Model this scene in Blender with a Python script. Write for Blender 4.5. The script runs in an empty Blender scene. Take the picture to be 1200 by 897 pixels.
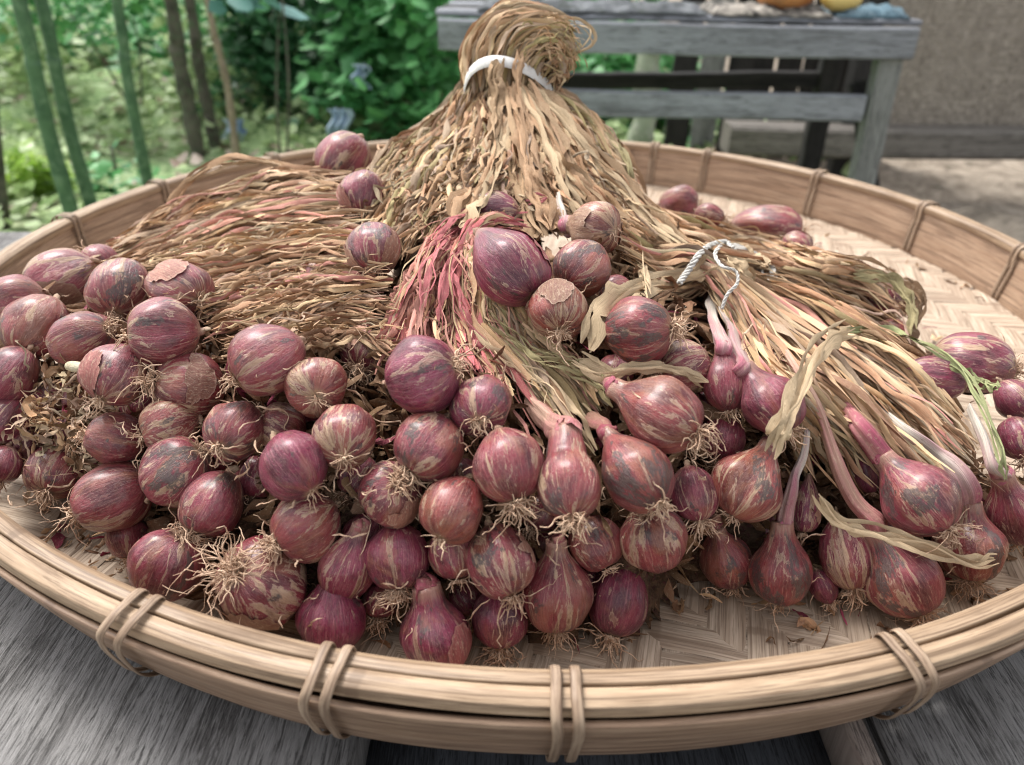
import bpy, math, random
import numpy as np
from mathutils import Vector, Matrix, noise as mnoise

scene = bpy.context.scene
C = scene.collection
rad = math.radians
RNG = np.random.default_rng(7)
random.seed(7)

# ------------------------------------------------------------------ camera
PITCH, ROLL, FOC = rad(30.06), rad(1.19), 900.0          # FOC in pixels of a 1200 px wide picture
CAM = np.array([0.0, 0.0, 0.232])
cam_d = bpy.data.cameras.new("camera")
cam = bpy.data.objects.new("camera", cam_d)
C.objects.link(cam)
cam.matrix_world = Matrix.Translation(Vector(CAM)) @ Matrix.Rotation(rad(90) - PITCH, 4, 'X') @ Matrix.Rotation(ROLL, 4, 'Z')
cam_d.sensor_width = 36
cam_d.lens = 36 * FOC / 1200
cam_d.clip_start, cam_d.clip_end = 0.01, 500
cam_d.dof.use_dof = True
cam_d.dof.focus_distance = 0.315
cam_d.dof.aperture_fstop = 10.0
scene.camera = cam

# ------------------------------------------------------------------ sky, sun, exposure
SUN_EL, SUN_AZ = rad(58), rad(-40)
w = bpy.data.worlds.new("World"); scene.world = w; w.use_nodes = True
nt = w.node_tree; nt.nodes.clear()
sky = nt.nodes.new("ShaderNodeTexSky"); sky.sky_type = 'NISHITA'; sky.sun_disc = False
sky.sun_elevation = SUN_EL; sky.sun_rotation = SUN_AZ
sky.air_density = 1.0; sky.dust_density = 3.0
hsv = nt.nodes.new("ShaderNodeHueSaturation"); hsv.inputs['Saturation'].default_value = 0.18
bg = nt.nodes.new("ShaderNodeBackground"); bg.inputs[1].default_value = 0.15
wo = nt.nodes.new("ShaderNodeOutputWorld")
nt.links.new(sky.outputs[0], hsv.inputs['Color']); nt.links.new(hsv.outputs[0], bg.inputs[0]); nt.links.new(bg.outputs[0], wo.inputs[0])
sd = bpy.data.lights.new("sun", 'SUN'); sd.energy = 1.8; sd.angle = rad(26); sd.color = (1.0, 0.97, 0.93)
sun = bpy.data.objects.new("sun", sd); C.objects.link(sun)
sdir = Vector((math.sin(SUN_AZ) * math.cos(SUN_EL), math.cos(SUN_AZ) * math.cos(SUN_EL), math.sin(SUN_EL)))
sun.rotation_euler = sdir.to_track_quat('Z', 'Y').to_euler()
scene.view_settings.view_transform = 'Standard'; scene.view_settings.look = 'None'
scene.view_settings.gamma = 1.0
scene.view_settings.exposure = 1.08
scene.cycles.max_bounces = 5; scene.cycles.diffuse_bounces = 3; scene.cycles.glossy_bounces = 2
scene.cycles.transmission_bounces = 2; scene.cycles.transparent_max_bounces = 4
scene.cycles.use_adaptive_sampling = True; scene.cycles.adaptive_threshold = 0.012
scene.cycles.use_denoising = True; scene.cycles.pixel_filter_type = 'BLACKMAN_HARRIS'; scene.cycles.filter_width = 1.1

# ------------------------------------------------------------------ picture point + depth -> place
cr, sr, cp, sp = math.cos(ROLL), math.sin(ROLL), math.cos(PITCH), math.sin(PITCH)
def ray(px, py):
    X = (np.asarray(px, float) - 600) / FOC; Y = (448.5 - np.asarray(py, float)) / FOC
    X, Y = cr * X - sr * Y, sr * X + cr * Y
    return np.stack([X, cp + Y * sp, -sp + Y * cp], -1)
def at(px, py, d):
    return CAM + ray(px, py) * np.asarray(d)[..., None]
def at_z(px, py, z):
    r = ray(px, py); return CAM + r * ((z - CAM[2]) / r[..., 2])[..., None]
def at_y(px, py, y):
    r = ray(px, py); return CAM + r * (y / r[..., 1])[..., None]
M3 = np.array(cam.matrix_world.to_3x3())
CR, CU, CB = M3[:, 0], M3[:, 1], M3[:, 2]                # right, up, towards the viewer

# heights of the heap above the woven floor, measured point by point
ZC = [(200,660,.026),(300,690,.024),(390,725,.015),(510,745,.014),(580,720,.016),(650,690,.022),(725,705,.015),(850,655,.016),(915,665,.018),
(990,650,.02),(1060,680,.015),(1135,640,.02),(1190,605,.024),(130,580,.035),(65,555,.026),(10,500,.045),(10,440,.06),(135,515,.055),
(205,550,.048),(250,590,.042),(360,615,.046),(345,545,.066),(275,505,.068),(195,500,.063),(140,440,.078),(95,395,.078),(40,385,.072),
(65,330,.072),(140,340,.083),(190,390,.09),(215,340,.09),(312,423,.093),(372,453,.086),(405,512,.074),(460,580,.058),(465,655,.036),
(500,525,.073),(495,437,.092),(565,475,.086),(530,597,.058),(595,545,.072),(575,660,.04),(665,565,.068),(745,550,.07),(775,485,.083),
(750,385,.1),(655,363,.105),(683,313,.11),(695,270,.115),(593,315,.115),(790,430,.088),(852,450,.08),(905,470,.08),(845,515,.063),
(877,573,.05),(768,630,.042),(700,635,.042),(810,580,.052),(1080,585,.045),(400,185,.11),(428,225,.11),(437,292,.108),(797,238,.05),
(905,265,.055),(1140,425,.06),(1190,490,.05),(1035,345,.06)]
DC = [(x, y, float((z - CAM[2]) / ray(x, y)[2])) for x, y, z in ZC]
DC += [(620,20,.47),(585,95,.465),(480,160,.48),(620,180,.42),(700,170,.46),(740,230,.44),(560,220,.41),(640,260,.385),(540,260,.37),
(520,330,.33),(480,380,.318),(600,390,.312),(650,450,.302),(700,510,.292),(800,300,.39),(850,330,.375),(950,330,.40),(1050,350,.43),
(1000,420,.355),(1100,480,.325),(950,500,.305),(1020,520,.31),(1170,540,.305),(250,230,.49),(150,290,.46),(330,290,.43),(250,330,.385),
(400,350,.36),(300,370,.355),(420,420,.33),(200,270,.48),(850,260,.46),(900,320,.41)]
DCA = np.array(DC)
def D(px, py):
    px = np.asarray(px, float); py = np.asarray(py, float)
    d2 = (px[..., None] - DCA[:, 0])**2 + (py[..., None] - DCA[:, 1])**2
    wt = 1.0 / (d2 + 180.0)**2
    return (wt * DCA[:, 2]).sum(-1) / wt.sum(-1)

# ------------------------------------------------------------------ object helpers
def tag(o, label=None, cat=None, group=None, kind=None):
    if label: o['label'] = label
    if cat: o['category'] = cat
    if group: o['group'] = group
    if kind: o['kind'] = kind
    return o
def link(o, parent=None):
    C.objects.link(o)
    if parent is not None:
        o.parent = parent
        o.matrix_parent_inverse = parent_inv(parent)
    return o
def parent_inv(p):
    m = Matrix.LocRotScale(p.location, p.rotation_euler, p.scale)
    return m.inverted() if p.parent is None else (parent_world(p)).inverted()
def parent_world(p):
    m = p.matrix_parent_inverse @ Matrix.LocRotScale(p.location, p.rotation_euler, p.scale)
    return m if p.parent is None else parent_world(p.parent) @ m
def empty(name, loc):
    o = bpy.data.objects.new(name, None); C.objects.link(o); o.location = loc; o.empty_display_size = .02
    return o
def mk(name, V, F, mat, parent=None, smooth=True, attrs=None):
    """V (n,3), F list of index tuples or an (m,k) array"""
    me = bpy.data.meshes.new(name)
    V = np.asarray(V, dtype=np.float32)
    if isinstance(F, np.ndarray):
        m, k = F.shape
        me.vertices.add(len(V)); me.vertices.foreach_set("co", V.ravel())
        me.loops.add(m * k); me.loops.foreach_set("vertex_index", F.astype(np.int32).ravel())
        me.polygons.add(m); me.polygons.foreach_set("loop_start", np.arange(m, dtype=np.int32) * k)
        me.update(calc_edges=True)
    else:
        me.from_pydata(V.tolist(), [], F)
    if smooth: me.polygons.foreach_set("use_smooth", np.ones(len(me.polygons), dtype=bool))
    for n, a in (attrs or {}).items():
        a = np.asarray(a, dtype=np.float32)
        if a.ndim == 1: at_ = me.attributes.new(n, 'FLOAT', 'POINT'); at_.data.foreach_set("value", a)
        else: at_ = me.attributes.new(n, 'FLOAT_VECTOR', 'POINT'); at_.data.foreach_set("vector", a.ravel())
    me.materials.append(mat)
    return link(bpy.data.objects.new(name, me), parent)

class MB:
    """collects shapes for ONE mesh object"""
    def __init__(s): s.V = []; s.F = []; s.n = 0; s.A = []
    def add(s, V, F, a=None):
        V = np.asarray(V, float)
        s.V.append(V); s.F += [tuple(i + s.n for i in f) for f in F]; s.n += len(V)
        s.A.append(np.zeros((len(V), 3)) if a is None else a)
    def box(s, c, size, R=None, bev=0.0):
        c = np.array(c, float); h = np.array(size, float) / 2
        b = min(bev, h.min() * .9)
        if b <= 0:
            v = np.array([[x, y, z] for x in (-1, 1) for y in (-1, 1) for z in (-1, 1)]) * h
            f = [(0,1,3,2),(4,6,7,5),(0,4,5,1),(2,3,7,6),(0,2,6,4),(1,5,7,3)]
        else:
            v = []; 
            # long axis rings with chamfered cross-section
            ax = int(np.argmax(h)); o = [i for i in range(3) if i != ax]
            prof = [(h[o[0]], h[o[1]]-b),(h[o[0]]-b, h[o[1]]),(-h[o[0]]+b, h[o[1]]),(-h[o[0]], h[o[1]]-b),(-h[o[0]], -h[o[1]]+b),(-h[o[0]]+b, -h[o[1]]),(h[o[0]]-b, -h[o[1]]),(h[o[0]], -h[o[1]]+b)]
            for t, sc in ((-h[ax], .85), (-h[ax]+b, 1), (h[ax]-b, 1), (h[ax], .85)):
                for p in prof:
                    q = [0,0,0]; q[ax] = t; q[o[0]] = p[0]*(sc if sc==1 else 1-b/h[o[0]]); q[o[1]] = p[1]*(sc if sc==1 else 1-b/h[o[1]]); v.append(q)
            f = []
            for r in range(3):
                for k in range(8): f.append((r*8+k, r*8+(k+1)%8, r*8+8+(k+1)%8, r*8+8+k))
            f += [tuple(range(7,-1,-1)), tuple(range(24,32))]
            v = np.array(v)
        a = v.copy()
        if R is not None: v = v @ np.array(R).T
        s.add(v + c, f, a)
        return s
    def tube(s, P, r, k=8, cap=True):
        V, F, a = tube_arrays(P, r, k)
        s.add(V, F, a); return s
    def build(s, name, mat, parent=None, smooth=False):
        return mk(name, np.concatenate(s.V), s.F, mat, parent, smooth, {'loc': np.concatenate(s.A)})

def frames(P):
    P = np.asarray(P, float); T = np.gradient(P, axis=0); T /= np.linalg.norm(T, axis=1)[:, None] + 1e-12
    up = np.array([0.13, 0.2, .97]) if abs(T[0, 2]) < .9 else np.array([1., 0.1, 0])
    N = []; n = np.cross(T[0], up); n /= np.linalg.norm(n)
    for t in T:
        n = n - t * (n @ t); n /= np.linalg.norm(n) + 1e-12; N.append(n)
    N = np.array(N); return T, N, np.cross(T, N)
def tube_arrays(P, r, k=8):
    P = np.asarray(P, float); n = len(P); r = np.broadcast_to(np.asarray(r, float), (n,))
    T, N, B = frames(P)
    th = np.arange(k) / k * 2 * math.pi
    V = (P[:, None] + r[:, None, None] * (np.cos(th)[None, :, None] * N[:, None] + np.sin(th)[None, :, None] * B[:, None])).reshape(-1, 3)
    F = [(i*k+j, i*k+(j+1) % k, (i+1)*k+(j+1) % k, (i+1)*k+j) for i in range(n-1) for j in range(k)]
    F += [tuple(range(k-1, -1, -1)), tuple(range((n-1)*k, n*k))]
    L = np.concatenate([[0], np.cumsum(np.linalg.norm(np.diff(P, axis=0), axis=1))])
    a = np.stack([np.repeat(L, k), np.tile(np.cos(th), n) * .01, np.tile(np.sin(th), n) * .01], 1)
    return V, F, a
def resample(P, n, smooth=True):
    """Catmull-Rom through the points, n samples"""
    P = np.asarray(P, float); m = len(P)
    Q = np.vstack([2*P[0]-P[1], P, 2*P[-1]-P[-2]])
    t = np.linspace(0, m-1-1e-9, n); i = t.astype(int); u = (t-i)[:, None]
    a, b, c, d = Q[i], Q[i+1], Q[i+2], Q[i+3]
    return .5*((2*b)+(-a+c)*u+(2*a-5*b+4*c-d)*u*u+(-a+3*b-3*c+d)*u**3)

# ------------------------------------------------------------------ material helpers
class NT:
    def __init__(s, name):
        s.m = bpy.data.materials.new(name); s.m.use_nodes = True; s.t = s.m.node_tree; s.t.nodes.clear()
        s.out = s.n('ShaderNodeOutputMaterial'); s.b = s.n('ShaderNodeBsdfPrincipled'); s.t.links.new(s.b.outputs[0], s.out.inputs[0])
    def n(s, t, **k):
        o = s.t.nodes.new(t)
        for a, v in k.items(): setattr(o, a, v)
        return o
    def l(s, a, b): s.t.links.new(a, b)
    def set(s, sock, v):
        if isinstance(v, bpy.types.NodeSocket): s.l(v, sock)
        elif isinstance(v, (tuple, list)) and len(v) == 3 and sock.type == 'RGBA': sock.default_value = (*v, 1)
        else: sock.default_value = v
    def attr(s, name, typ='GEOMETRY'): return s.n('ShaderNodeAttribute', attribute_name=name, attribute_type=typ)
    def vscale(s, v, sc):
        o = s.n('ShaderNodeVectorMath', operation='MULTIPLY'); s.l(v, o.inputs[0]); o.inputs[1].default_value = sc; return o.outputs[0]
    def vadd(s, a, b):
        o = s.n('ShaderNodeVectorMath', operation='ADD'); s.l(a, o.inputs[0]); s.set(o.inputs[1], b); return o.outputs[0]
    def noise(s, v, scale, detail=4, rough=.55, dist=0):
        o = s.n('ShaderNodeTexNoise'); s.l(v, o.inputs['Vector']); o.inputs['Scale'].default_value = scale
        o.inputs['Detail'].default_value = detail; o.inputs['Roughness'].default_value = rough; o.inputs['Distortion'].default_value = dist
        return o.outputs['Fac']
    def math(s, op, a, b=0.0, c=None, clamp=False):
        o = s.n('ShaderNodeMath', operation=op, use_clamp=clamp); s.set(o.inputs[0], a); s.set(o.inputs[1], b)
        if c is not None: s.set(o.inputs[2], c)
        return o.outputs[0]
    def step(s, v, lo, hi, a=0.0, b=1.0):
        o = s.n('ShaderNodeMapRange', interpolation_type='SMOOTHSTEP'); s.set(o.inputs[0], v)
        s.set(o.inputs[1], lo); s.set(o.inputs[2], hi); s.set(o.inputs[3], a); s.set(o.inputs[4], b); return o.outputs[0]
    def mix(s, f, a, b, bt='MIX'):
        o = s.n('ShaderNodeMix', data_type='RGBA', blend_type=bt); s.set(o.inputs[0], f); s.set(o.inputs[6], a); s.set(o.inputs[7], b); return o.outputs[2]
    def bump(s, h, strength, dist, normal=None):
        o = s.n('ShaderNodeBump'); s.l(h, o.inputs['Height']); o.inputs['Strength'].default_value = strength; o.inputs['Distance'].default_value = dist
        if normal is not None: s.l(normal, o.inputs['Normal'])
        return o.outputs[0]
    def fin(s, col, rough=.6, normal=None, spec=.4, **k):
        s.set(s.b.inputs['Base Color'], col); s.set(s.b.inputs['Roughness'], rough); s.b.inputs['Specular IOR Level'].default_value = spec
        if normal is not None: s.l(normal, s.b.inputs['Normal'])
        for a, v in k.items(): s.set(s.b.inputs[a], v)
        return s.m

def m_shallot():
    n = NT("shallot_skin")
    me = n.attr('mer').outputs['Vector']; rnd = n.attr('seed', 'OBJECT').outputs['Fac']
    tone = n.attr('tone', 'OBJECT').outputs['Fac']; soot = n.attr('soot', 'OBJECT').outputs['Fac']; dry = n.attr('dry', 'OBJECT').outputs['Fac']
    cmb = n.n('ShaderNodeCombineXYZ'); n.l(rnd, cmb.inputs[0]); n.l(rnd, cmb.inputs[1]); n.l(rnd, cmb.inputs[2])
    off = cmb.outputs[0]
    v_iso = n.vadd(n.vscale(me, (1, 1, 2.2)), off)          # even noise over the bulb
    v_str = n.vadd(n.vscale(me, (5.5, 5.5, .75)), off)        # drawn out along the bulb
    v_vein = n.vadd(n.vscale(me, (24, 24, 1.1)), off)
    warp = n.noise(v_iso, 2.6, 4, .6); wv = n.n('ShaderNodeCombineXYZ'); n.l(warp, wv.inputs[0]); n.l(warp, wv.inputs[1])
    vein = n.noise(n.vadd(v_vein, n.vscale(wv.outputs[0], (4, 4, 0))), 1.0, 3, .55)
    fibre = n.noise(n.vadd(v_str, n.vscale(wv.outputs[0], (1.6, 1.6, 0))), 1.8, 6, .62, .5)
    blot = n.noise(v_iso, 1.25, 5, .6, .5)
    crin = n.noise(v_iso, 6.5, 6, .68, 1.2)
    fine = n.noise(v_iso, 24, 4, .72, .4)
    base = n.mix(tone, (.20, .009, .046), (.26, .036, .026))
    dark = n.mix(tone, (.070, .004, .020), (.105, .016, .013))
    lite = n.mix(tone, (.38, .085, .15), (.43, .16, .105))
    col = n.mix(n.step(blot, .34, .60), dark, base)
    col = n.mix(n.step(n.math('ADD', n.math('MULTIPLY', fibre, .7), n.math('MULTIPLY', blot, .3)), .46, .68, 0, .42), col, lite)
    col = n.mix(n.step(vein, .55, .68, 0, .40), col, n.mix(tone, (.50, .20, .22), (.55, .30, .18)))
    col = n.mix(n.step(vein, .34, .45, .55, 0), col, dark)
    # amber-brown cast where the outer skin has dried thin
    amb = n.noise(n.vadd(v_iso, (4, 9, 2)), 1.0, 4, .6, .8)
    col = n.mix(n.math('MULTIPLY', n.step(n.math('ADD', amb, n.math('MULTIPLY', tone, .10)), .52, .68, 0, .40), n.step(fibre, .3, .6, .5, 1)), col, (.36, .15, .07))
    # dry tan skin left in torn islands
    isl = n.noise(n.vadd(n.vscale(me, (1.5, 1.5, 1.5)), n.vadd(off, (7, 3, 1))), 1.25, 8, .66, 1.3)
    dr = n.math('ADD', n.math('ADD', isl, n.math('MULTIPLY', n.math('SUBTRACT', fibre, .5), .14)), n.math('MULTIPLY', dry, .095))
    drm = n.step(dr, .625, .655, 0, .82)
    drm = n.math('MULTIPLY', drm, n.step(dry, -.2, .7, .35, 1))
    tan = n.mix(n.step(fibre, .35, .65), (.21, .105, .055), (.58, .41, .26)); tan = n.mix(n.step(crin, .3, .42, .6, 0), tan, (.14, .06, .04))
    col = n.mix(drm, col, tan)
    edge = n.math('MULTIPLY', n.step(dr, .60, .628), n.step(dr, .632, .66, 1, 0))
    col = n.mix(n.math('MULTIPLY', edge, .6), col, (.60, .42, .30))
    # scuffs and specks of the finest film, brown earth in the creases
    fk = n.noise(n.vadd(n.vscale(me, (2.4, 2.4, 1.9)), n.vscale(off, (1.3, 1.3, 1.3))), 3.6, 8, .74, 1.6)
    flk = n.math('MULTIPLY', n.step(fk, .60, .635, 0, .55), n.step(dry, -.2, .6, .4, 1))
    col = n.mix(flk, col, n.mix(fine, (.36, .19, .13), (.66, .48, .36)))
    col = n.mix(n.step(fk, .33, .38, .75, 0), col, (.075, .03, .026))
    # soot
    sn = n.math('ADD', n.noise(n.vadd(v_iso, (11, 5, 2)), 1.5, 4, .55), n.math('MULTIPLY', soot, .15))
    sm = n.math('MULTIPLY', n.step(sn, .67, .71), n.step(crin, .38, .52, .1, .9))
    col = n.mix(sm, col, (.040, .030, .030))
    col = n.mix(n.step(fine, .60, .70, 0, .35), col, (.50, .34, .24))
    col = n.mix(n.step(crin, .42, .66, 0, .22), col, (.36, .22, .18))
    sep = n.n('ShaderNodeSeparateXYZ'); n.l(me, sep.inputs[0])
    col = n.mix(n.math('MULTIPLY', n.step(n.math('ADD', sep.outputs[2], n.math('MULTIPLY', crin, .10)), .07, .17, 1, 0), n.step(crin, .3, .6, .3, .95)), col, (.50, .35, .22))
    col = n.mix(n.step(n.math('ADD', sep.outputs[2], n.math('MULTIPLY', fibre, .12)), .90, 1.04, 0, .7), col, n.mix(fibre, (.34, .12, .1), (.55, .38, .26)))
    rough = n.math('ADD', n.math('MULTIPLY', drm, .25), n.step(n.math('ADD', n.math('MULTIPLY', crin, .5), n.math('MULTIPLY', fk, .5)), .38, .62, .27, .52), clamp=True)
    nr = n.bump(fibre, .30, .0012); nr = n.bump(crin, .60, .0008, nr); nr = n.bump(n.math('ADD', vein, n.math('MULTIPLY', drm, .9)), .5, .0004, nr); nr = n.bump(n.math('ADD', fk, n.math('MULTIPLY', flk, .6)), .6, .0004, nr)
    return n.fin(col, rough, nr, .5, **{'Coat Weight': .38, 'Coat Roughness': .23})

def m_leaf(name="dry_leaf", gloss=.75):
    n = NT(name)
    t = n.attr('tint').outputs['Vector']; lo = n.attr('along').outputs['Vector']
    s = n.noise(n.vscale(lo, (45, 9, 1)), 1.0, 4, .6, .4)      # x across, y along (mm)
    p = n.noise(n.vscale(lo, (.5, 7, 1)), 10, 4, .7, .6)
    col = n.mix(n.step(s, .3, .72, 0, 1), n.mix(.5, t, (.12, .07, .04)), t)
    col = n.mix(n.step(p, .52, .72, 0, .45), col, (.62, .50, .34))
    col = n.mix(n.step(p, .25, .40, .6, 0), col, (.09, .05, .025))
    nr = n.bump(s, .5, .0006)
    return n.fin(col, gloss, nr, .25)

def m_paper():
    n = NT("papery_skin"); t = n.attr('tint').outputs['Vector']; lo = n.attr('along').outputs['Vector']
    a = n.noise(n.vscale(lo, (14, 3, 1)), 1.0, 5, .65, .8); b = n.noise(n.vscale(lo, (9, 9, 1)), 1.6, 6, .7, 1.5)
    col = n.mix(n.step(a, .35, .68), n.mix(.55, t, (.16, .05, .045)), t); col = n.mix(n.step(b, .50, .68, 0, .7), col, (.62, .47, .34)); col = n.mix(n.step(b, .30, .42, .7, 0), col, (.22, .045, .06))
    sp = n.n('ShaderNodeSeparateXYZ'); n.l(lo, sp.inputs[0]); col = n.mix(n.step(sp.outputs[2], .9, 1, 0, .2), col, (.68, .55, .42))
    return n.fin(col, n.step(b, .3, .7, .4, .6), n.bump(n.math('ADD', a, b), .7, .0007), .4)
def m_root():
    n = NT("dry_root"); oi = n.n('ShaderNodeTexCoord').outputs['Object']
    a = n.noise(oi, 320, 3, .6)
    return n.fin(n.mix(n.step(a, .3, .7), (.32, .18, .115), (.74, .54, .38)), .75, None, .3)

def m_bamboo(name, c0, c1, cd, rough=.45, node=True):
    """'loc': x along the strip in m, y across"""
    n = NT(name); lo = n.attr('loc').outputs['Vector']; rn = n.n('ShaderNodeObjectInfo').outputs['Random']
    cmb = n.n('ShaderNodeCombineXYZ'); n.l(n.math('MULTIPLY', rn, 17), cmb.inputs[0]); n.l(rn, cmb.inputs[1]); n.l(rn, cmb.inputs[2])
    v = n.vadd(lo, cmb.outputs[0])
    g = n.noise(n.vscale(v, (11, 650, 650)), 1.0, 5, .62, .5)
    g2 = n.noise(n.vscale(v, (22, 300, 300)), 1.0, 5, .6, .4)
    st = n.noise(n.vscale(v, (14, 60, 60)), 1.0, 5, .65, .5)
    pore = n.noise(n.vscale(v, (50, 1500, 1500)), 1.0, 3, .6)
    col = n.mix(n.step(g2, .32, .68), c0, c1)
    col = n.mix(n.step(g, .36, .54, .75, 0), col, cd)
    col = n.mix(n.step(st, .55, .74, 0, .6), col, cd)
    col = n.mix(n.step(pore, .53, .62, 0, .5), col, cd)
    col = n.mix(n.math('MULTIPLY', rn, .25), col, cd)
    if node:
        sx = n.n('ShaderNodeSeparateXYZ'); n.l(lo, sx.inputs[0]); fr = n.math('FRACT', n.math('ADD', n.math('MULTIPLY', sx.outputs[0], 1/.31), n.math('ADD', rn, n.math('MULTIPLY', st, .02))))
        nd = n.math('ABSOLUTE', n.math('SUBTRACT', fr, .5)); nm = n.step(nd, .004, .010, 1, 0); col = n.mix(n.math('MULTIPLY', nm, .55), col, cd); col = n.mix(n.math('MULTIPLY', n.step(nd, .01, .045, 1, 0), .25), col, cd)
    stn = n.noise(n.vscale(v, (5, 40, 40)), 1.0, 5, .7, .8); col = n.mix(n.step(stn, .58, .70, 0, .35), col, cd)
    nr = n.bump(g, .4, .0005); nr = n.bump(g2, .3, .0007, nr)
    return n.fin(col, n.step(st, .4, .7, rough, rough + .25), nr, .4)

def m_wood(name, c0, c1, cd, sc=1.0, rough=.75, depth=.002):
    """long grain along 'loc' x"""
    n = NT(name); lo = n.attr('loc').outputs['Vector']; rn = n.n('ShaderNodeObjectInfo').outputs['Random']
    cmb = n.n('ShaderNodeCombineXYZ'); n.l(n.math('MULTIPLY', rn, 31), cmb.inputs[0]); n.l(n.math('MULTIPLY', rn, 7), cmb.inputs[1]); n.l(rn, cmb.inputs[2])
    v = n.vadd(lo, cmb.outputs[0])
    g = n.noise(n.vscale(v, (60*sc, 900*sc, 900*sc)), 1.0, 6, .65, 1.6)
    g2 = n.noise(n.vscale(v, (5*sc, 55*sc, 55*sc)), 1.0, 5, .6, 1.2)
    fl = n.noise(n.vscale(v, (55*sc, 800*sc, 800*sc)), 1.0, 5, .7, 1.0)
    crack = n.noise(n.vscale(v, (3*sc, 110*sc, 110*sc)), 1.0, 4, .55, .5)
    st = n.noise(n.vscale(v, (9*sc, 14*sc, 14*sc)), 1.0, 4, .6)
    col = n.mix(n.step(g2, .33, .68), c0, c1)
    col = n.mix(n.step(g, .33, .5, .8, 0), col, cd)
    col = n.mix(n.step(fl, .51, .57, 0, .6), col, c1)
    col = n.mix(n.step(fl, .40, .46, .65, 0), col, cd)
    col = n.mix(n.step(st, .64, .74, 0, .35), col, cd)
    ck = n.step(crack, .27, .32, 1, 0)
    col = n.mix(n.math('MULTIPLY', ck, .8), col, cd)
    h = n.math('SUBTRACT', n.math('ADD', n.math('MULTIPLY', g, .6), n.math('MULTIPLY', fl, .25)), ck)
    nr = n.bump(h, .9, depth)
    return n.fin(col, rough, nr, .3)

def m_noise(name, cols, scale, rough=.8, detail=6, bump=.3, dist=.01, sp=.3, lo=.35, hi=.65, coord='Object'):
    n = NT(name); v = n.n('ShaderNodeTexCoord').outputs[coord]
    a = n.noise(v, scale, detail, .65, .6); b = n.noise(n.vadd(v, (5, 2, 9)), scale * 3.7, detail, .6, .4)
    col = n.mix(n.step(a, lo, hi), cols[0], cols[1])
    if len(cols) > 2: col = n.mix(n.step(b, .5, .66, 0, .8), col, cols[2])
    if len(cols) > 3: col = n.mix(n.step(b, .30, .42, .8, 0), col, cols[3])
    return n.fin(col, rough, n.bump(b, bump, dist), sp)

def m_foliage(name, c0, c1, trans=.35):
    n = NT(name); t = n.attr('tint').outputs['Fac']
    tr = n.n('ShaderNodeBsdfTranslucent'); mx = n.n('ShaderNodeMixShader'); mx.inputs[0].default_value = trans
    col = n.mix(t, c0, c1); n.l(col, tr.inputs[0]); n.fin(col, .45, None, .4)
    n.l(n.b.outputs[0], mx.inputs[1]); n.l(tr.outputs[0], mx.inputs[2]); n.l(mx.outputs[0], n.out.inputs[0]); return n.m

MSH = m_shallot(); MLF = m_leaf(); MNK = m_leaf("shallot_neck_skin", .5); MRT = m_root(); MPP = m_paper()
MRIM = m_bamboo("split_bamboo_rim", (.33, .225, .14), (.49, .355, .235), (.13, .08, .048))
MBAND = m_bamboo("bamboo_band", (.33, .21, .135), (.47, .325, .22), (.14, .085, .055))
MWEV = m_bamboo("woven_bamboo", (.41, .31, .225), (.61, .49, .375), (.20, .135, .09), .6)
MCANE = m_bamboo("cane_binding", (.28, .19, .125), (.45, .33, .23), (.13, .08, .05), .5, False)
MPLK = m_wood("grey_weathered_plank", (.12, .113, .108), (.28, .27, .262), (.02, .018, .017))
MDPLK = m_wood("shaded_weathered_plank", (.03, .032, .037), (.075, .08, .09), (.008, .008, .009))  # shadow over the sunken plank is painted into this dark wood colour
MBAT = m_wood("brown_batten_wood", (.19, .14, .12), (.32, .26, .22), (.06, .045, .04))
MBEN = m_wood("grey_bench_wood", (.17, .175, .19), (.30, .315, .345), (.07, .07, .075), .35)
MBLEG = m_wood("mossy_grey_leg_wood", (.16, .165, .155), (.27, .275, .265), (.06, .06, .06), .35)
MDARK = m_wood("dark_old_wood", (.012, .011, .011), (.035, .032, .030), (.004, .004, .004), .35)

# ================================================================== THE SETTING
def grid_mesh(name, xs, ys, zf, mat, kind='structure'):
    X, Y = np.meshgrid(xs, ys); Z = zf(X, Y)
    V = np.stack([X, Y, Z], -1).reshape(-1, 3); nx, ny = len(xs), len(ys)
    i = np.arange(nx-1)[None] + nx*np.arange(ny-1)[:, None]
    F = np.stack([i, i+1, i+nx+1, i+nx], -1).reshape(-1, 4)
    return tag(mk(name, V, F, mat), kind=kind)
GZ = -.36
def gnoise(x, y, s, o=0): return mnoise.noise(Vector((x*s, y*s, o)))
def ground_z(X, Y):
    Z = np.zeros_like(X)
    for i in np.ndindex(X.shape):
        x, y = X[i], Y[i]
        k = max(0, min(1, (2.9 - abs(x - 1.3)) / 1.5)) * max(0, min(1, (3.5 - y) / 2))
        Z[i] = GZ + (gnoise(x, y, 2.2) * .04 + gnoise(x, y, 6, 3) * .02) * (1 - .0*k) + gnoise(x, y, 14, 5) * .01 + max(0, y - 2.2) * .10 * max(0, min(1, (-x + .6)))
    return Z
def axis_pts(lo, hi, a, b, fine, coarse):
    return np.concatenate([np.geomspace(max(1e-3, 1), 1, 1) * lo, np.linspace(lo, a, coarse)[1:], np.linspace(a, b, fine)[1:], b + (hi - b) * np.linspace(0, 1, coarse)[1:]**2])
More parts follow.
